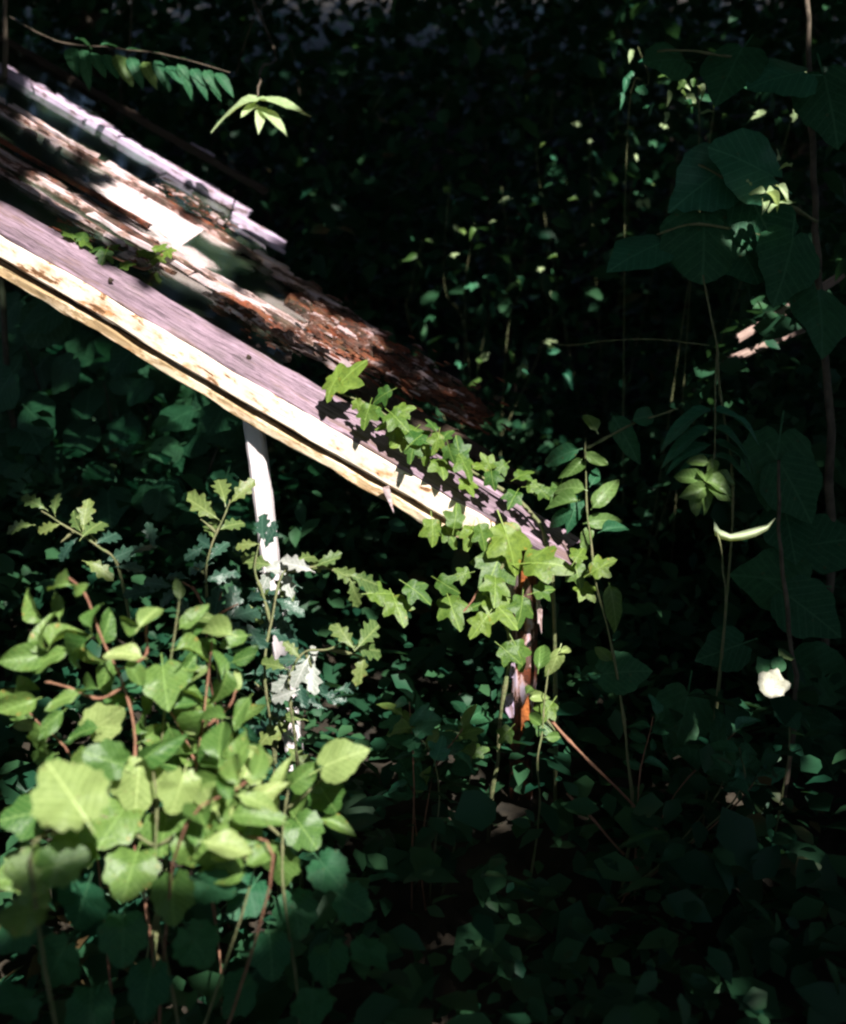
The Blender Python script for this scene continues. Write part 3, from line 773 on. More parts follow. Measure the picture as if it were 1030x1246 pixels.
sapling('oak sapling with ragged yellowish leaves beneath the rafter', 1.76, [[(352, 850), (356, 815), (372, 792), (400, 790), (425, 778)], [(372, 792), (380, 812)], [(400, 790), (440, 800), (438, 818)]],
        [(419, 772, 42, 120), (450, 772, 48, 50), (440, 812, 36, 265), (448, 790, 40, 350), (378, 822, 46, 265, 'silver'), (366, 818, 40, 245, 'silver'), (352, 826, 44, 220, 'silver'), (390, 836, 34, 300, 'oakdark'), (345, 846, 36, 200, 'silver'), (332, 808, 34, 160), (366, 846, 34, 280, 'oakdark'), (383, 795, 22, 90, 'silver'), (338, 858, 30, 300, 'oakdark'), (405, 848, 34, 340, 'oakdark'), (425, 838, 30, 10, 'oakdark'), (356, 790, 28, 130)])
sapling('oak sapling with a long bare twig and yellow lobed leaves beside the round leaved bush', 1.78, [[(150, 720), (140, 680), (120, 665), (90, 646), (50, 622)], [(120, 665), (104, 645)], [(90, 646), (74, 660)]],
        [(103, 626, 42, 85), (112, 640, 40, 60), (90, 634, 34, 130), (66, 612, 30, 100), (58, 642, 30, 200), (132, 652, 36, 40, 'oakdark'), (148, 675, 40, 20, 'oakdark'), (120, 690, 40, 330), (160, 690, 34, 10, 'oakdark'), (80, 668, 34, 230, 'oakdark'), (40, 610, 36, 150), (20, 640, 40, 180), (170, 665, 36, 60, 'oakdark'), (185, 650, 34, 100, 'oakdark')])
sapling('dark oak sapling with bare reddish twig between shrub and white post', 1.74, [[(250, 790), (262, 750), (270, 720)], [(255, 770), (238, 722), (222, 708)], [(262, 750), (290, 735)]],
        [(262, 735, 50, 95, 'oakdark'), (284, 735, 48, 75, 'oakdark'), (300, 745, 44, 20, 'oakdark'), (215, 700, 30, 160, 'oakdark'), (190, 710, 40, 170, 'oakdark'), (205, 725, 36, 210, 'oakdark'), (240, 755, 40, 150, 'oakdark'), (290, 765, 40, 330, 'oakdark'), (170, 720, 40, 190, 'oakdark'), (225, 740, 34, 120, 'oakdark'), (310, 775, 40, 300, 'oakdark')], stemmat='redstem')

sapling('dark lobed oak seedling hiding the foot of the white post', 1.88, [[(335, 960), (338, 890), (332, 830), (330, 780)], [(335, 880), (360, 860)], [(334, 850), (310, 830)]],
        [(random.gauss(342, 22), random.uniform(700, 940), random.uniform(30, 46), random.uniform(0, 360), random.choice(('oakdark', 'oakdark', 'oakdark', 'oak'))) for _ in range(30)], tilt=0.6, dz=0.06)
# ------------------------------------------------------------------ leafy shrubs, lower left, in the sun
sapling('pale green shrub with paired oval leaves on arching red stem', 1.42, [[(160, 1010), (165, 900), (150, 835), (125, 780), (105, 722), (80, 700)], [(150, 835), (120, 850), (85, 838), (55, 830)], [(140, 815), (175, 800), (178, 770), (180, 752)]],
        [(70, 708, 46, 150), (97, 718, 24, 20), (76, 768, 46, 75), (48, 772, 44, 110), (131, 764, 44, 65), (113, 746, 40, 110), (88, 795, 56, 215), (60, 800, 50, 200), (182, 746, 46, 62, 'pale'), (156, 760, 34, 175), (150, 794, 46, 175, 'pale'), (128, 824, 46, 250),
         (100, 835, 44, 160), (75, 850, 44, 200), (125, 879, 50, 30, 'pale', 'jag'), (98, 890, 44, 190), (60, 880, 44, 210), (145, 850, 40, 320), (35, 740, 50, 140), (30, 800, 54, 190), (20, 860, 50, 200), (110, 800, 40, 280), (165, 820, 38, 300), (72, 735, 36, 100), (50, 905, 46, 240)], 'shrub', 'shrub', 'redstem', (150, 1010), name='shrub', cat='shrub', tilt=0.85, r0=0.002, dz=0.05)
sapling('shrub with red stems and folded heart shaped leaves between pale shrub and oak twigs', 1.46, [[(240, 1000), (240, 930), (250, 860), (258, 780)], [(240, 930), (215, 880), (195, 850)], [(246, 890), (280, 860), (288, 840)]],
        [(200, 828, 60, 280, 'shrub', 'heart'), (227, 815, 46, 35), (262, 768, 44, 170, 'pale'), (246, 786, 38, 160), (284, 776, 40, 200), (288, 828, 26, 80, 'pale'), (273, 840, 52, 265), (291, 866, 44, 250), (258, 871, 34, 175), (182, 857, 30, 250), (191, 890, 44, 30), (237, 888, 52, 240), (216, 908, 54, 285),
         (225, 850, 44, 300), (300, 800, 38, 20), (170, 880, 36, 150), (275, 900, 44, 320), (250, 915, 40, 230), (200, 865, 40, 210, 'broad'), (300, 890, 40, 0, 'broad'), (170, 835, 40, 170, 'broad'), (268, 805, 36, 90)], 'shrub', 'shrub', 'redstem', (245, 1010), name='shrub', cat='shrub', tilt=0.85, r0=0.002, dz=0.05)
sapling('low bramble like shrub with broad jagged yellow green leaves under the folded leaves', 1.30, [[(190, 1110), (190, 1030), (190, 970), (185, 930)], [(190, 1030), (140, 1000), (100, 980)], [(190, 1030), (235, 1000), (245, 970)]],
        [(168, 952, 66, 265, 'pale', 'jag'), (88, 968, 76, 200, 'pale', 'jag'), (218, 962, 52, 250, 'pale', 'jag'), (246, 968, 48, 285, 'pale'), (190, 912, 44, 40), (130, 925, 50, 160, 'shrub', 'jag'), (95, 925, 40, 190), (60, 940, 46, 170), (140, 1000, 64, 250, 'shrub', 'jag'), (40, 990, 66, 200, 'shrub', 'jag'), (200, 1010, 60, 280, 'shrub', 'jag'),
         (90, 1030, 64, 230, 'shrub', 'jag'), (240, 1030, 60, 310, 'shrub', 'jag'), (160, 1060, 66, 260, 'shrub', 'jag'), (30, 1060, 60, 210, 'shrub', 'jag'), (210, 1090, 60, 290, 'shrub', 'jag'), (100, 1100, 66, 250, 'broad', 'jag'), (260, 1080, 50, 330, 'broad', 'jag'), (20, 1130, 60, 230, 'broad', 'jag'), (150, 1140, 60, 270, 'broad', 'jag'), (240, 1150, 60, 300, 'broad', 'jag'), (70, 1170, 66, 240, 'broad', 'jag'), (180, 1200, 64, 280, 'broad', 'jag'), (20, 1220, 60, 200, 'broad', 'jag'), (110, 1230, 60, 260, 'broad', 'jag')], 'shrub', 'shrub', 'stem', (190, 1130), name='shrub', cat='shrub', tilt=0.7, r0=0.002, dz=0.05)
sapling('young shrub with glossy pale leaves and two lobed top leaf beside the jagged leaves', 1.40, [[(345, 1090), (345, 1020), (348, 985), (352, 955)], [(345, 1020), (310, 985), (303, 955)], [(348, 985), (390, 950), (412, 930)]],
        [(303, 932, 48, 60, 'pale', 'jag'), (340, 945, 40, 80, 'pale'), (330, 972, 46, 110, 'pale'), (292, 972, 40, 120), (412, 925, 58, 20, 'pale', 'heart'), (398, 912, 30, 140), (368, 946, 46, 40), (398, 970, 48, 300, 'shrub', 'jag'), (365, 975, 40, 250), (316, 925, 34, 150, 'pale'), (270, 945, 40, 160), (320, 1000, 44, 240), (370, 1010, 50, 300, 'shrub', 'jag'), (410, 1000, 44, 340), (290, 1020, 48, 210, 'shrub', 'jag'), (340, 1050, 54, 270, 'shrub', 'jag'), (400, 1060, 50, 310, 'broad', 'jag'), (300, 1090, 54, 240, 'broad', 'jag'), (360, 1110, 54, 280, 'broad', 'jag'), (430, 1100, 50, 330, 'broad', 'jag'), (330, 1160, 54, 260, 'broad', 'jag'), (400, 1170, 54, 290, 'broad', 'jag'), (290, 1210, 54, 240, 'broad', 'jag'), (450, 1160, 50, 320, 'broad', 'jag'), (380, 1225, 54, 270, 'broad', 'jag')], 'shrub', 'shrub', 'stem', (345, 1100), name='shrub', cat='shrub', tilt=0.8, r0=0.002, dz=0.05)

def filler(label, z, x0, x1, y0, y1, n, roots, mats, shapes, size, name='shrub', cat='shrub'):
    o = plant(name, *roots[0], z, label, cat); base = Vector((o.location.x, o.location.y, -0.02))
    twigs = []
    for i in range(max(3, n // 8)):
        tx, ty = random.uniform(x0, x1), random.uniform(y0, y0 + (y1 - y0) * 0.75); zz = z + random.uniform(-0.1, 0.1)
        rx, ry = random.choice(roots); mid = P((tx + rx) / 2 + random.uniform(-20, 20), (ty + ry) / 2, zz); tip = P(tx, ty, zz)
        tube(o, 'stem', [base + Vector((random.uniform(-.03, .03), random.uniform(-.03, .03), 0)), mid, tip], 0.0019, 0.0009, M[random.choice(('stem', 'redstem'))])
        twigs.append((tx, ty, zz, (rx + tx) / 2, (ry + ty) / 2))
    for i in range(n):
        tx, ty, zz, mx, my = twigs[i % len(twigs)]; u = (i // len(twigs)) / (n / len(twigs)) * 0.85
        x, y = tx + (mx - tx) * u, ty + (my - ty) * u
        sd_ = 1 if i % 2 else -1; a = math.degrees(math.atan2(-(ty - my), tx - mx)) + sd_ * random.uniform(35, 80) * (u > 0.02)
        s_ = random.uniform(*size); x += math.cos(R_(a)) * s_ * 0.55; y -= math.sin(R_(a)) * s_ * 0.55
        leaf(o, random.choice(shapes), random.choice(mats), x, y, zz + random.uniform(-0.02, 0.02), s_, a, (0.1, 0.6, -1), 0.8)
    return o


filler('dense leafy shrub with pointed bright leaves filling the corner below the oak twigs', 1.44, -10, 300, 720, 960, 36, [(120, 1080), (200, 1090)], ('shrub', 'shrub', 'oak', 'shrub'), ('shrub', 'shrub', 'long'), (28, 56))
filler('low leafy shrub with large pointed yellow green leaves in front of the red stemmed shrub', 1.30, 0, 430, 925, 1060, 28, [(150, 1150), (330, 1150)], ('shrub', 'shrub', 'pale'), ('shrub', 'shrub', 'long'), (36, 62))
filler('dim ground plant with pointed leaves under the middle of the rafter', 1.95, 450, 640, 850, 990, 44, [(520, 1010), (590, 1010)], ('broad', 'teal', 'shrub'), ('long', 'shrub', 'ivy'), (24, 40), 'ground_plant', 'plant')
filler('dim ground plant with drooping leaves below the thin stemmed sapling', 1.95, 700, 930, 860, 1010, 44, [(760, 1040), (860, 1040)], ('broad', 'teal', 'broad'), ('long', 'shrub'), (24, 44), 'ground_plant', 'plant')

BCN = plant('shrub', 60, 1080, 1.12, 'single stemmed shoot with one very large pale yellow leaf in the corner', 'shrub')
tube(BCN, 'stem', [Vector((BCN.location.x, BCN.location.y, -0.02)), P(40, 1100, 1.14), P(70, 1010, 1.14), P(86, 985, 1.13)], 0.0026, 0.0015, M['stem'])
leaf(BCN, 'jag', 'pale', 84, 966, 1.12, 92, 120, (0.15, 0.7, -0.8), 0.05)
for x, y, s_, a in [(40, 1060, 60, 170), (75, 1050, 56, 20), (30, 1110, 60, 190)]: leaf(BCN, 'jag', 'shrub', x, y, 1.14, s_, a, (0.1, 0.6, -1), 0.4)

# ------------------------------------------------------------------ right hand plants
sapling('tall thin stemmed sapling with bumpy wand like stem beside the end of the rafter', 1.95, [[(768, 960), (757, 850), (738, 760), (722, 690), (714, 615), (713, 532)], [(714, 545), (729, 537), (770, 515), (800, 505), (826, 497)]],
        [(690, 590, 46, 155, 'lance', 'long'), (736, 600, 46, 50, 'lance', 'long'), (680, 553, 52, 190, 'broad', 'long'), (720, 512, 30, 110, 'lance'), (725, 560, 30, 320), (700, 570, 30, 230), (760, 528, 60, 300, 'broad', 'long'), (790, 505, 50, 20, 'broad', 'long'), (700, 620, 44, 250, 'broad', 'long'), (735, 632, 44, 10, 'lance', 'long'), (712, 655, 34, 240), (748, 640, 34, 20, 'broad'), (690, 610, 30, 200),
         (755, 818, 60, 5, 'broad', 'heart'), (748, 735, 50, 280, 'lance', 'long'), (735, 795, 26, 140), (726, 580, 30, 60, 'broad'), (680, 630, 40, 200, 'broad', 'long')], 'shrub', 'lance', 'stem', (768, 960), name='thin_sapling', tilt=0.5, r0=0.0032)
HS = plant('climbing_shoot', 868, 700, 2.1, 'slender upright shoot with tiers of arching dark leaves and drooping leaf cluster', 'shoot')
tube(HS, 'stem', [ground_under(892, 700, 2.15), P(892, 640, 2.12), P(878, 480, 2.11), P(872, 420, 2.1), P(864, 375, 2.1), P(856, 335, 2.12)], 0.0026, 0.0018, M['stem'])
tube(HS, 'stem', [P(873, 430, 2.1), P(871, 500, 2.08), P(868, 556, 2.07), P(856, 585, 2.06)], 0.002, 0.0012, M['stem'])
for y, l in ((498, 66), (521, 62), (538, 58), (550, 46)):
    leaf(HS, 'long', 'teal', 868 - l * 0.5, y + 6, 2.08, l, 186, (-0.1, 0.95, -0.45), 0.12, toward=0.2)
    leaf(HS, 'long', 'teal', 868 + l * 0.5, y + 6, 2.08, l, -6, (0.1, 0.95, -0.45), 0.12, toward=0.2)
for x, y, s, a in [(838, 580, 30, 160), (846, 598, 30, 200), (845, 612, 30, 255), (868, 570, 26, 270), (876, 590, 34, 330), (884, 582, 32, 350), (876, 602, 32, 310), (856, 575, 26, 100), (850, 560, 24, 170), (862, 604, 26, 280)]:
    leaf(HS, 'shrub', 'lance', x, y, 2.05 + random.uniform(-.02, .02), s * 1.1, a, (0, 0.5, -1), 0.4)
tube(HS, 'tendril', [P(864, 420, 2.11), P(800, 413, 2.15), P(740, 414, 2.2), P(690, 420, 2.25), P(660, 414, 2.28)], 0.0012, 0.0007, M['stem'])

M['bright'] = leaf_mat('bright_leaflet', (0.30, 0.42, 0.20), (0.40, 0.50, 0.27), None, 0.40, 0.4, 'pinnate')
BB = plant('broad_leaved_tree', 985, 600, 2.3, 'young tree with very broad dark teal leaves on thin branches', 'tree')
tr = tube(BB, 'trunk', [ground_under(1010, 700, 2.35), P(1012, 700, 2.34), P(1005, 420, 2.32), P(992, 250, 2.3), P(985, 60, 2.3), P(975, -120, 2.35)], 0.010, 0.005, M['bark'], 8)
tube(BB, 'branch', [P(995, 270, 2.3), P(930, 235, 2.24), P(880, 215, 2.2), P(850, 200, 2.2)], 0.004, 0.002, M['stem'])
tube(BB, 'branch', [P(998, 330, 2.3), P(930, 290, 2.22), P(850, 272, 2.2), P(800, 285, 2.2)], 0.004, 0.002, M['stem'])
tube(BB, 'branch', [P(987, 120, 2.3), P(930, 80, 2.25), P(860, 66, 2.2), P(800, 62, 2.2)], 0.004, 0.002, M['stem'])
for x, y, s, a in [(866, 216, 92, 215), (782, 305, 78, 220), (857, 290, 104, 265), (915, 200, 96, 160), (960, 315, 92, 250), (955, 92, 80, 200), (892, 80, 84, 250), (815, 72, 60, 200), (930, 270, 96, 300), (905, 310, 80, 280), (1000, 380, 90, 260), (1010, 120, 90, 280)]:
    leaf(BB, 'round' if x % 2 else 'heart', 'teal' if x in (866, 782, 915, 955) else 'broad', x, y, 2.2 + random.uniform(-.05, .05), s, a, (-0.1, 0.5, -1), 0.5)  # brighter teal on a few leaves stands in for their lit edges
for x, y, s, a in [(942, 236, 22, 20), (954, 230, 24, 300), (922, 232, 20, 160), (932, 248, 18, 260), (958, 246, 22, 340), (948, 188, 16, 60), (957, 200, 18, 100), (940, 252, 16, 220), (913, 222, 14, 30)]:
    leaf(BB, 'shrub', 'bright', x, y, 2.12, s, a, (0.2, 0.6, -0.8), 0.9)
BL = plant('broad_leaved_tree', 960, 860, 2.1, 'low tree seedling with broad dark leaves behind the white flower', 'tree')
tube(BL, 'trunk', [ground_under(965, 900, 2.15), P(968, 850, 2.14), P(955, 720, 2.12), P(950, 640, 2.12), P(948, 560, 2.14)], 0.006, 0.003, M['bark'], 7)
for x, y, s, a in [(946, 705, 84, 170), (945, 560, 92, 260), (980, 740, 80, 320), (832, 870, 80, 250), (965, 590, 80, 300), (885, 790, 60, 200), (960, 640, 70, 280), (1000, 820, 84, 340), (1005, 660, 80, 10), (990, 900, 80, 300)]:
    leaf(BL, 'heart', 'broad', x, y, 2.2 + random.uniform(-.05, .12), s, a, (-0.1, 0.3, -1), 0.3)
# curled bright leaf
CL = plant('bindweed', 905, 760, 1.98, 'climber carrying one long curled leaf lit cream and green', 'climber')
tube(CL, 'stem', [ground_under(880, 800, 2.0), P(882, 760, 1.99), P(880, 690, 1.98), P(873, 648, 1.975)], 0.0022, 0.0014, M['stem'])
v = []; f = []
ue = [(869, 633), (876, 644), (889, 650), (904, 646), (919, 642), (934, 638), (944, 630)]
le = [(870, 651), (878, 656), (890, 658.5), (905, 657), (920, 653), (935, 645), (944, 631)]
for i in range(7):
    for j in range(5):
        k = j / 4; zz = 1.975 + 0.012 * (1 - math.sin(math.pi * k)) + 0.01 * i / 6 + (0.014 if j == 0 else 0)
        v.append(P(ue[i][0] + (le[i][0] - ue[i][0]) * k, ue[i][1] + (le[i][1] - ue[i][1]) * k, zz) - CL.location)
for i in range(6):
    for j in range(4): f.append((i*5 + j, i*5 + j + 1, (i+1)*5 + j + 1, (i+1)*5 + j))
me = pmesh('curled_leaf', v, f, True); me.uv_layers.new(name='UVMap')
M['curl'] = leaf_mat('curled_leaf_mat', (0.40, 0.50, 0.30), (0.50, 0.58, 0.38), None, 0.35, 0.5, None)
tag(link('curled_leaf', me, M['curl'], CL), 'curled pale leaf')
# white flower
FL = plant('bindweed', 950, 900, 2.0, 'bindweed with one white open flower low beside the broad dark leaves', 'climber')
tube(FL, 'stem', [ground_under(960, 900, 2.02), P(962, 900, 2.01), P(955, 860, 2.01), P(944, 834, 2.005)], 0.002, 0.0012, M['stem'])
v = [Vector((0, 0, -0.012))]; f = []
for ring, (rr, zz) in enumerate(((0.22, -0.010), (0.55, -0.001), (0.82, 0.003), (1.0, -0.003))):
    for i in range(36):
        a = 2 * math.pi * i / 36; lob = math.cos(5 * a + 0.4)
        r2 = 0.0285 * rr * (1 + 0.09 * lob * (ring > 0) + 0.03 * math.sin(13 * a) * (ring > 2))
        v.append(Vector((math.cos(a) * r2, math.sin(a) * r2, zz + 0.0028 * lob * ring * 0.6 + 0.001 * math.sin(9 * a + ring))))
for i in range(36):
    j = (i + 1) % 36; f.append((0, 1 + i, 1 + j))
    for k in (0, 1, 2): f.append((1 + 36*k + i, 1 + 36*(k+1) + i, 1 + 36*(k+1) + j, 1 + 36*k + j))
nz = (-FW + UP * 0.5 + RX * 0.1).normalized(); xx = nz.cross(UP).normalized() * -1; yy = nz.cross(xx)
tag(link('flower', pmesh('flower', v, f, True), M['petal'], FL, frame(P(942, 832, 1.985), xx, yy, nz)), 'white open flower')
for x, y, s, a in [(960, 868, 34, 300), (930, 812, 22, 120), (948, 808, 20, 60)]: leaf(FL, 'heart', 'broad', x, y, 2.0, s, a)
# bright sprig by the rotten post
sapling('small sunlit sprig with whitish leaves beside the foot of the rotten post', 1.92, [[(655, 930), (660, 890), (664, 850), (668, 815)], [(662, 870), (676, 890)]],
        [(676, 806, 38, 250, 'pale'), (690, 790, 20, 30, 'pale'), (658, 797, 36, 80), (655, 846, 24, 10, 'pale'), (664, 886, 30, 310, 'shrub', 'ivy'), (650, 876, 22, 140), (645, 838, 18, 60), (675, 897, 22, 0)], 'shrub', 'shrub', 'stem', (650, 940), name='ivy_seedling', cat='seedling', tilt=0.3, r0=0.002)
TW = plant('dead_twig', 700, 930, 1.94, 'straight dead reddish twig leaning in the dark undergrowth', 'twig')
tube(TW, 'twig', [P(661, 866, 1.94), P(690, 897, 1.93), P(722, 930, 1.92), P(800, 1010, 1.9), P(840, 1060, 1.9)], 0.0028, 0.0022, M['redstem'])
TW2 = plant('dead_twig', 690, 985, 1.9, 'short pinkish twig lying low under the dead reddish twig', 'twig')
tube(TW2, 'twig', [P(690, 965, 1.9), P(715, 990, 1.89), P(760, 1040, 1.88)], 0.0025, 0.002, M['redstem'])

# leaning laths on the right
def lath(pts, wd, label):
    a, b = P(*pts[0]), P(*pts[1]); x = (b - a).normalized(); x, y, z = ortho(x, -FW)
    o = link('lath', beam_mesh('lath', (b - a).length, wd, 0.010, seg=40, wear=0.002, ragged=0.03, seed=len(bpy.data.objects) % 31, bite=0.2), M['lath'], None, frame(a, x, y, z))
    tag(o, label, 'lath', 'laths leaning behind the young tree')
lath(((900, 412, 2.6), (1140, 262, 2.55)), 0.020, 'thin grey brown lath leaning up behind the young tree, uppermost')
lath(((885, 440, 2.62), (1150, 330, 2.58)), 0.016, 'thin pinkish lath leaning up behind the young tree, lower one')

# fern-like frond and bright drooping leaflets, top left
FR = plant('compound_leaf_tree', 90, 60, 2.2, 'sapling with a feathery dark green compound leaf above the glazing bars', 'sapling')
tube(FR, 'trunk', [Vector((P(20, 60, 2.9).x, P(20, 60, 2.9).y, -0.02)), P(12, 500, 2.9), P(5, 100, 2.9), P(10, -40, 2.85), P(40, -120, 2.7)], 0.010, 0.005, M['bark'], 7)
tube(FR, 'leaf_stalk', [P(12, 20, 2.87), P(70, 50, 2.72), P(140, 58, 2.65), (P(210, 68, 2.62)), P(280, 88, 2.6)], 0.0022, 0.001, M['bark'])
for i in range(13):
    x = 82 + i * 15.5; y = 52 + i * 2.6; l = 40 - 0.8 * i + (6 if i == 4 else 0)
    leaf(FR, 'lance', 'lance' if i in (4, 6) else 'broad', x + 5, y + l * 0.45, 2.64, l * 1.15, 282 + i * 2.0, (0, 0.6, -0.9), 0.2, 'leaflet')
    if i % 2: leaf(FR, 'lance', 'broad', x + 5, y - l * 0.2, 2.72, l * 0.7, 70 - i, (0, 0.9, -0.5), 0.2, 'leaflet')
DR = empty('hanging_branch', (-1.36, 4.95, 2.9), 'thin hanging branch ending in a bright spray of drooping pointed leaflets', 'branch')
tube(DR, 'stem', [Vector((-1.36, 4.95, 2.9)), Vector((-1.1, 4.3, 2.6)), P(318, 20, 3.4), P(317, 84, 2.8), P(314, 116, 2.49)], 0.005, 0.002, M['bark'])
for x, y, s, a in [(286, 124, 64, 196), (343, 123, 62, -22), (303, 130, 32, 245), (318, 134, 34, 270), (332, 138, 44, 304), (310, 120, 26, 200)]:
    leaf(DR, 'lance', 'bright', x, y, 2.48, s * 1.12, a, (0, 0.9, -0.6), 0.12, 'leaflet')

SPECK = []
def specks(label, z, x0, x1, y0, y1, n, size, lit):
    o = plant('small_leaved_climber', (x0 + x1) / 2, (y0 + y1) / 2, z, label, 'climber'); base = Vector((o.location.x, o.location.y, -0.02))
    k = max(3, n // 9); tw = []
    for i in range(k):
        xa = x0 + (x1 - x0) * (i + 0.5) / k; tw.append((xa, y0 + (y1 - y0) * random.uniform(0, 0.35)))
        tube(o, 'stem', [base + Vector((random.uniform(-.1, .1), 0, 0)), P(xa + random.uniform(-25, 25), (y0 + y1) / 2 + 60, z + 0.25), P(xa + random.uniform(-15, 15), (y0 + y1) / 2, z + 0.2), P(*tw[-1], z + 0.16)], 0.0014, 0.0008, M['stem'])
    for i in range(n):
        xa, ya = tw[i % k]; x = xa + random.gauss(0, (x1 - x0) / k * 0.45); y = random.uniform(ya, y1); zz = z + random.uniform(-.06, .06)
        leaf(o, random.choice(('shrub', 'ivy', 'long')), random.choice(('shrub', 'bright', 'broad', 'teal')), x, y, zz, random.uniform(*size), random.uniform(180, 360), (0.1, 0.6, -1), 0.9)
        if random.random() < lit: SPECK.append((x, y, zz, random.uniform(-0.012, 0.002)))
specks('small leaved climber flecked with sun behind the rotten low end of the roof', 3.3, 500, 690, 215, 480, 60, (7, 20), 0.16)
specks('small leaved climber flecked with sun above the thin horizontal tendril', 3.5, 650, 830, 62, 250, 40, (6, 15), 0.16)
specks('small leaved climber with yellow green leaves threading the branches of the broad leaved tree', 2.5, 750, 962, 55, 150, 40, (8, 20), 0.3)

# ------------------------------------------------------------------ round leaved bush seen under the rafter
RB = plant('round_leaved_bush', 150, 620, 3.1, 'dim round leaved bush inside the greenhouse under the rafter', 'bush')
b0 = Vector(RB.location)
for i in range(6):
    tube(RB, 'stem', [b0 + Vector((random.uniform(-.1, .1), random.uniform(-.1, .1), -0.02)), P(150 + (i - 3) * 25, 700, 3.1), P(60 + i * 40, 520 + 20 * (i % 3), 3.0), P(30 + i * 48, 420 + i * 22, 2.95)], 0.006, 0.002, M['bark'])
for i in range(120):
    x = random.uniform(-30, 300); ymin = 372 + max(0, (x - 60)) * 0.52; y = random.uniform(ymin, 680)
    leaf(RB, 'round', 'hazel', x, y, random.uniform(2.8, 3.35), random.uniform(38, 60), random.uniform(200, 340), (-0.1, 0.5, -1), 0.5)

# ------------------------------------------------------------------ background undergrowth and shade trees
def stuff(name, c, size, label, up=0.4, full=True, mat='mass', cat='undergrowth', aspect=1.0):
    o = link(name, scatter_mesh(name, c, size, up, full, aspect), M[mat]); return tag(o, label, cat, kind='stuff')


def keep_out_of_house(c):
    """no leaves inside the roof or in front of it"""
    s = (c - np.array(O0)) @ np.array(NV)
    tt = (c - np.array(O0)) @ np.array(EV); ss = (c - np.array(O0)) @ np.array(DV)
    inside = (tt > -0.15) & (tt < 1.6) & (ss < 1.0) & (s > -0.25)
    return c[~inside]


# ground cover: low dark leaves
c = clumps(2300, 14, lambda n: np.c_[rng.uniform(-3, 3, n), rng.uniform(0.8, 4.2, n), rng.uniform(0.02, 0.24, n)], 0.10)
c[:, 2] = np.clip(c[:, 2], 0.01, 0.5)
stuff('ground_cover', c, np.clip(rng.lognormal(-3.15, 0.45, len(c)), 0.015, 0.11), 'low dark leafy ground cover on the woodland floor', 0.8)
# mid undergrowth, right of the rafter and behind the posts
c = clumps(420, 26, lambda n: np.c_[rng.uniform(0.3, 2.6, n), rng.uniform(2.35, 3.6, n), rng.uniform(0.05, 1.0, n) ** 1.0], 0.12)
c = keep_out_of_house(c)
stuff('undergrowth', c, np.clip(rng.lognormal(-3.15, 0.45, len(c)), 0.015, 0.11), 'dark tangle of small leaved undergrowth beyond the end of the rafter', 0.3)
c = clumps(260, 26, lambda n: np.c_[rng.uniform(-2.4, 0.5, n), rng.uniform(2.5, 3.6, n), rng.uniform(0.02, 0.5, n)], 0.12)
c = keep_out_of_house(c)
stuff('undergrowth', c, rng.uniform(0.03, 0.07, len(c)), 'dark undergrowth growing inside the greenhouse behind the white post', 0.3)
# thicket wall
c = clumps(1700, 24, lambda n: np.c_[rng.uniform(-4.2, 4.2, n), rng.uniform(3.9, 6.4, n), rng.uniform(0.0, 2.8, n)], 0.17)
stuff('thicket', c, rng.uniform(0.045, 0.11, len(c)), 'deep dark thicket of leaves filling the wood behind the greenhouse', 0.3)
c = clumps(700, 20, lambda n: np.c_[rng.uniform(-6, 6, n), rng.uniform(6.2, 8.5, n), rng.uniform(1.0, 4.0, n)], 0.25)
stuff('thicket', c, rng.uniform(0.09, 0.2, len(c)), 'far leaves on the bank behind the thicket', 0.3, False)

# bare twigs through the thicket
bv = []; bf = []
for _ in range(40):
    p = Vector((random.uniform(-3, 3), random.uniform(4.6, 5.9), -0.05)); n0 = len(bv); q_ = p.copy(); dr = Vector((random.uniform(-.4, .4), random.uniform(-.3, .2), 1)).normalized()
    rad = random.uniform(0.003, 0.009); k = random.randint(8, 16)
    for i in range(k):
        for j in range(5):
            t = 2 * math.pi * j / 5; bv.append(q_ + Vector((math.cos(t), math.sin(t), 0)) * rad * (1 - 0.7 * i / k))
        dr = (dr + Vector((random.gauss(0, .16), random.gauss(0, .16), random.gauss(0, .05)))).normalized(); q_ = q_ + dr * 0.17
    for i in range(k - 1):
        for j in range(5): bf.append((n0 + i*5 + j, n0 + i*5 + (j+1) % 5, n0 + (i+1)*5 + (j+1) % 5, n0 + (i+1)*5 + j))
o_ = link('brushwood', pmesh('brushwood', bv, bf, True), M['bark']); tag(o_, 'thin bare stems rising through the dark thicket', 'brushwood', kind='stuff')

# points that the sun reaches through gaps cut into the unseen leaves to shape the light: (pixel x, y, depth, radius)
GAPS = []
def gline(a, b, z, r, n):
    for i in range(n): GAPS.append((a[0] + (b[0] - a[0]) * i / (n - 1), a[1] + (b[1] - a[1]) * i / (n - 1), z, r))
gline((-40, 265), (690, 655), 2.0, 0.055, 19)
gline((303, 495), (325, 690), 2.0, 0.05, 6)
gline((60, 105), (345, 295), 2.9, 0.03, 9); gline((60, 145), (180, 220), 2.65, 0.022, 5)
gline((60, 235), (415, 440), 2.3, 0.018, 9)
GAPS += [(165, 246, 2.52, 0.06), (190, 255, 2.5, 0.08), (230, 280, 2.45, 0.08), (245, 315, 2.4, 0.04), (350, 375, 2.4, 0.04), (425, 398, 2.4, 0.045), (265, 290, 2.5, 0.04)]
gline((405, 465), (650, 615), 1.96, 0.06, 8)
GAPS += [(605, 685, 1.95, 0.06), (660, 680, 1.95, 0.04), (485, 735, 1.95, 0.06), (550, 745, 1.95, 0.05), (610, 745, 1.95, 0.06), (545, 650, 1.95, 0.06)]
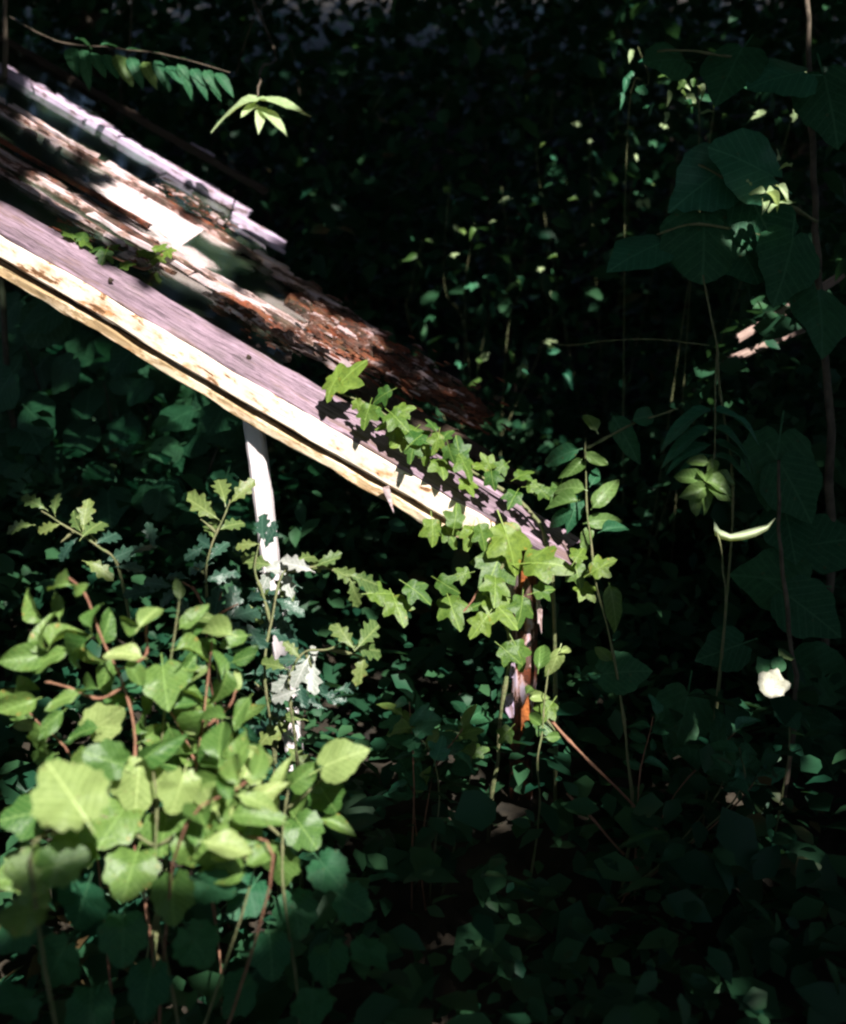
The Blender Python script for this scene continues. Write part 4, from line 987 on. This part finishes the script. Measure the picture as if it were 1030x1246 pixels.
GAPS += [(270, 605, 1.86, 0.075), (105, 632, 1.78, 0.05), (350, 690, 1.8, 0.07), (430, 780, 1.76, 0.06), (370, 815, 1.76, 0.07), (440, 710, 1.8, 0.04)]
GAPS += [(80, 770, 1.42, 0.05), (170, 765, 1.42, 0.035), (265, 772, 1.46, 0.025), (205, 828, 1.46, 0.03), (120, 880, 1.42, 0.025), (165, 955, 1.3, 0.05), (85, 970, 1.3, 0.07), (30, 1000, 1.3, 0.06), (140, 1000, 1.3, 0.05), (250, 1000, 1.3, 0.05), (350, 1000, 1.35, 0.05), (130, 800, 1.42, 0.02), (230, 880, 1.44, 0.02), (60, 880, 1.42, 0.03), (235, 965, 1.3, 0.04), (320, 950, 1.4, 0.05), (405, 925, 1.4, 0.03), (65, 708, 1.42, 0.03), (288, 828, 1.46, 0.012), (372, 955, 1.4, 0.03), (30, 850, 1.42, 0.04)]
GAPS += [(942, 832, 1.985, 0.015), (880, 650, 1.975, 0.01), (905, 648, 1.975, 0.01), (935, 640, 1.975, 0.01), (678, 800, 1.92, 0.03), (664, 885, 1.92, 0.02), (655, 846, 1.92, 0.015), (638, 702, 2.03, 0.03), (622, 712, 2.03, 0.015), (641, 803, 2.04, 0.015), (620, 858, 2.03, 0.015), (640, 868, 2.03, 0.012), (310, 126, 2.48, 0.07), (945, 238, 2.12, 0.018), (930, 390, 2.58, 0.05), (855, 590, 2.05, 0.02), (690, 890, 1.93, 0.02), (705, 672, 1.95, 0.02), (720, 620, 1.95, 0.02)]


GAPS += SPECK
fr_ = random.Random(3)
for (x0, x1, y0, y1, n) in ((500, 690, 220, 480, 3), (640, 960, 60, 260, 3), (480, 780, 400, 560, 2), (880, 970, 850, 980, 3)):
    for _ in range(n): GAPS.append((fr_.uniform(x0, x1), fr_.uniform(y0, y1), 4.15 if y0 < 600 else 2.2, fr_.uniform(0.0, 0.012)))


def sun_gaps(c, sz):
    keep = np.ones(len(c), bool); S = np.array(SUN)
    for x, y, z, rr in GAPS:
        v = c - np.array(P(x, y, z)); al = v @ S
        d = np.linalg.norm(v - al[:, None] * S, axis=1)
        keep &= ~((al > 0) & (d < rr + sz * 0.42))
    return keep


TREES = [((-2.6, 0.6), 'tall broadleaf tree shading the high end of the greenhouse roof'), ((2.9, 1.6), 'tall broadleaf tree beyond the leaning laths'),
         ((2.2, -2.4), 'broadleaf tree on the sunny side of the clearing'), ((-1.4, 5.0), 'tree standing in the thicket behind the drooping leaflets'), ((2.0, 6.2), 'tree standing on the bank behind the broad leaved young tree')]
cc = rng.uniform((-4.5, -3.2, 3.1), (5.2, 8.0, 4.9), (3600, 3))
can = np.repeat(cc, 32, axis=0) + rng.normal(size=(3600 * 32, 3)) * np.array([0.2, 0.2, 0.14])
csz = rng.uniform(0.09, 0.16, len(can))
ex = np.array([P(random.uniform(740, 1040), random.uniform(20, 380), 2.2) + SUN * random.uniform(2.2, 3.4) for _ in range(5000)] + [P(random.uniform(760, 1040), random.uniform(520, 960), 2.15) + SUN * random.uniform(2.8, 3.9) for _ in range(3500)])  # extra unseen crown leaves added along sun rays to darken the right side
ex = ex[ex[:, 2] > 2.75]
can = np.concatenate([can, ex]); csz = np.concatenate([csz, rng.uniform(0.07, 0.12, len(ex))])
k = sun_gaps(can, csz); can, csz = can[k], csz[k]
own = np.argmin(np.stack([np.linalg.norm(can[:, :2] - np.array(t[0]), axis=1) for t in TREES]), axis=0)
for i, ((tx, ty), lab) in enumerate(TREES):
    z0 = 2.0 if ty > 5.5 else -0.05
    t = empty('tree', (tx, ty, 0), lab, 'tree', 'shade trees round the clearing')
    tk = tube(t, 'trunk', [(tx, ty, -0.1), (tx + 0.04, ty, 1.2), (tx - 0.05, ty + 0.05, 2.6), (tx + 0.05, ty, 4.2)], 0.11, 0.05, M['bark'], 10)
    for j in range(6):
        a = j * 1.05 + i; l = 1.6
        o = Vector((tx - 0.05, ty + 0.05, 2.6 + 0.15 * j))
        lb = link('limb', tube_mesh('limb', [o - wloc(t), o + Vector((math.cos(a) * l * 0.5, math.sin(a) * l * 0.5, 0.5)) - wloc(t), o + Vector((math.cos(a) * l, math.sin(a) * l, 0.8)) - wloc(t)], 0.04, 0.012), M['bark'], t)
    m_ = own == i
    cr = link('crown', scatter_mesh('crown', can[m_] - np.array((tx, ty, 0)), csz[m_], 0.7, False), M['canopy'], t); cr['kind'] = 'stuff'
# surrounding wood at the sides and behind the clearing
c = clumps(1700, 22, lambda n: np.c_[rng.choice([-1, 1], n) * rng.uniform(3.4, 4.8, n), rng.uniform(-4, 5, n), rng.uniform(0.1, 3.3, n)], 0.22)
c2 = clumps(1100, 22, lambda n: np.c_[rng.uniform(-4, 4.5, n), rng.uniform(-4.8, -3.4, n), rng.uniform(0.1, 3.2, n)], 0.22)
c = np.concatenate([c, c2]); sz = rng.uniform(0.08, 0.17, len(c)); k = sun_gaps(c, sz)
stuff('thicket', c[k], sz[k], 'leafy wood edge surrounding the clearing', 0.3, False, 'canopy')
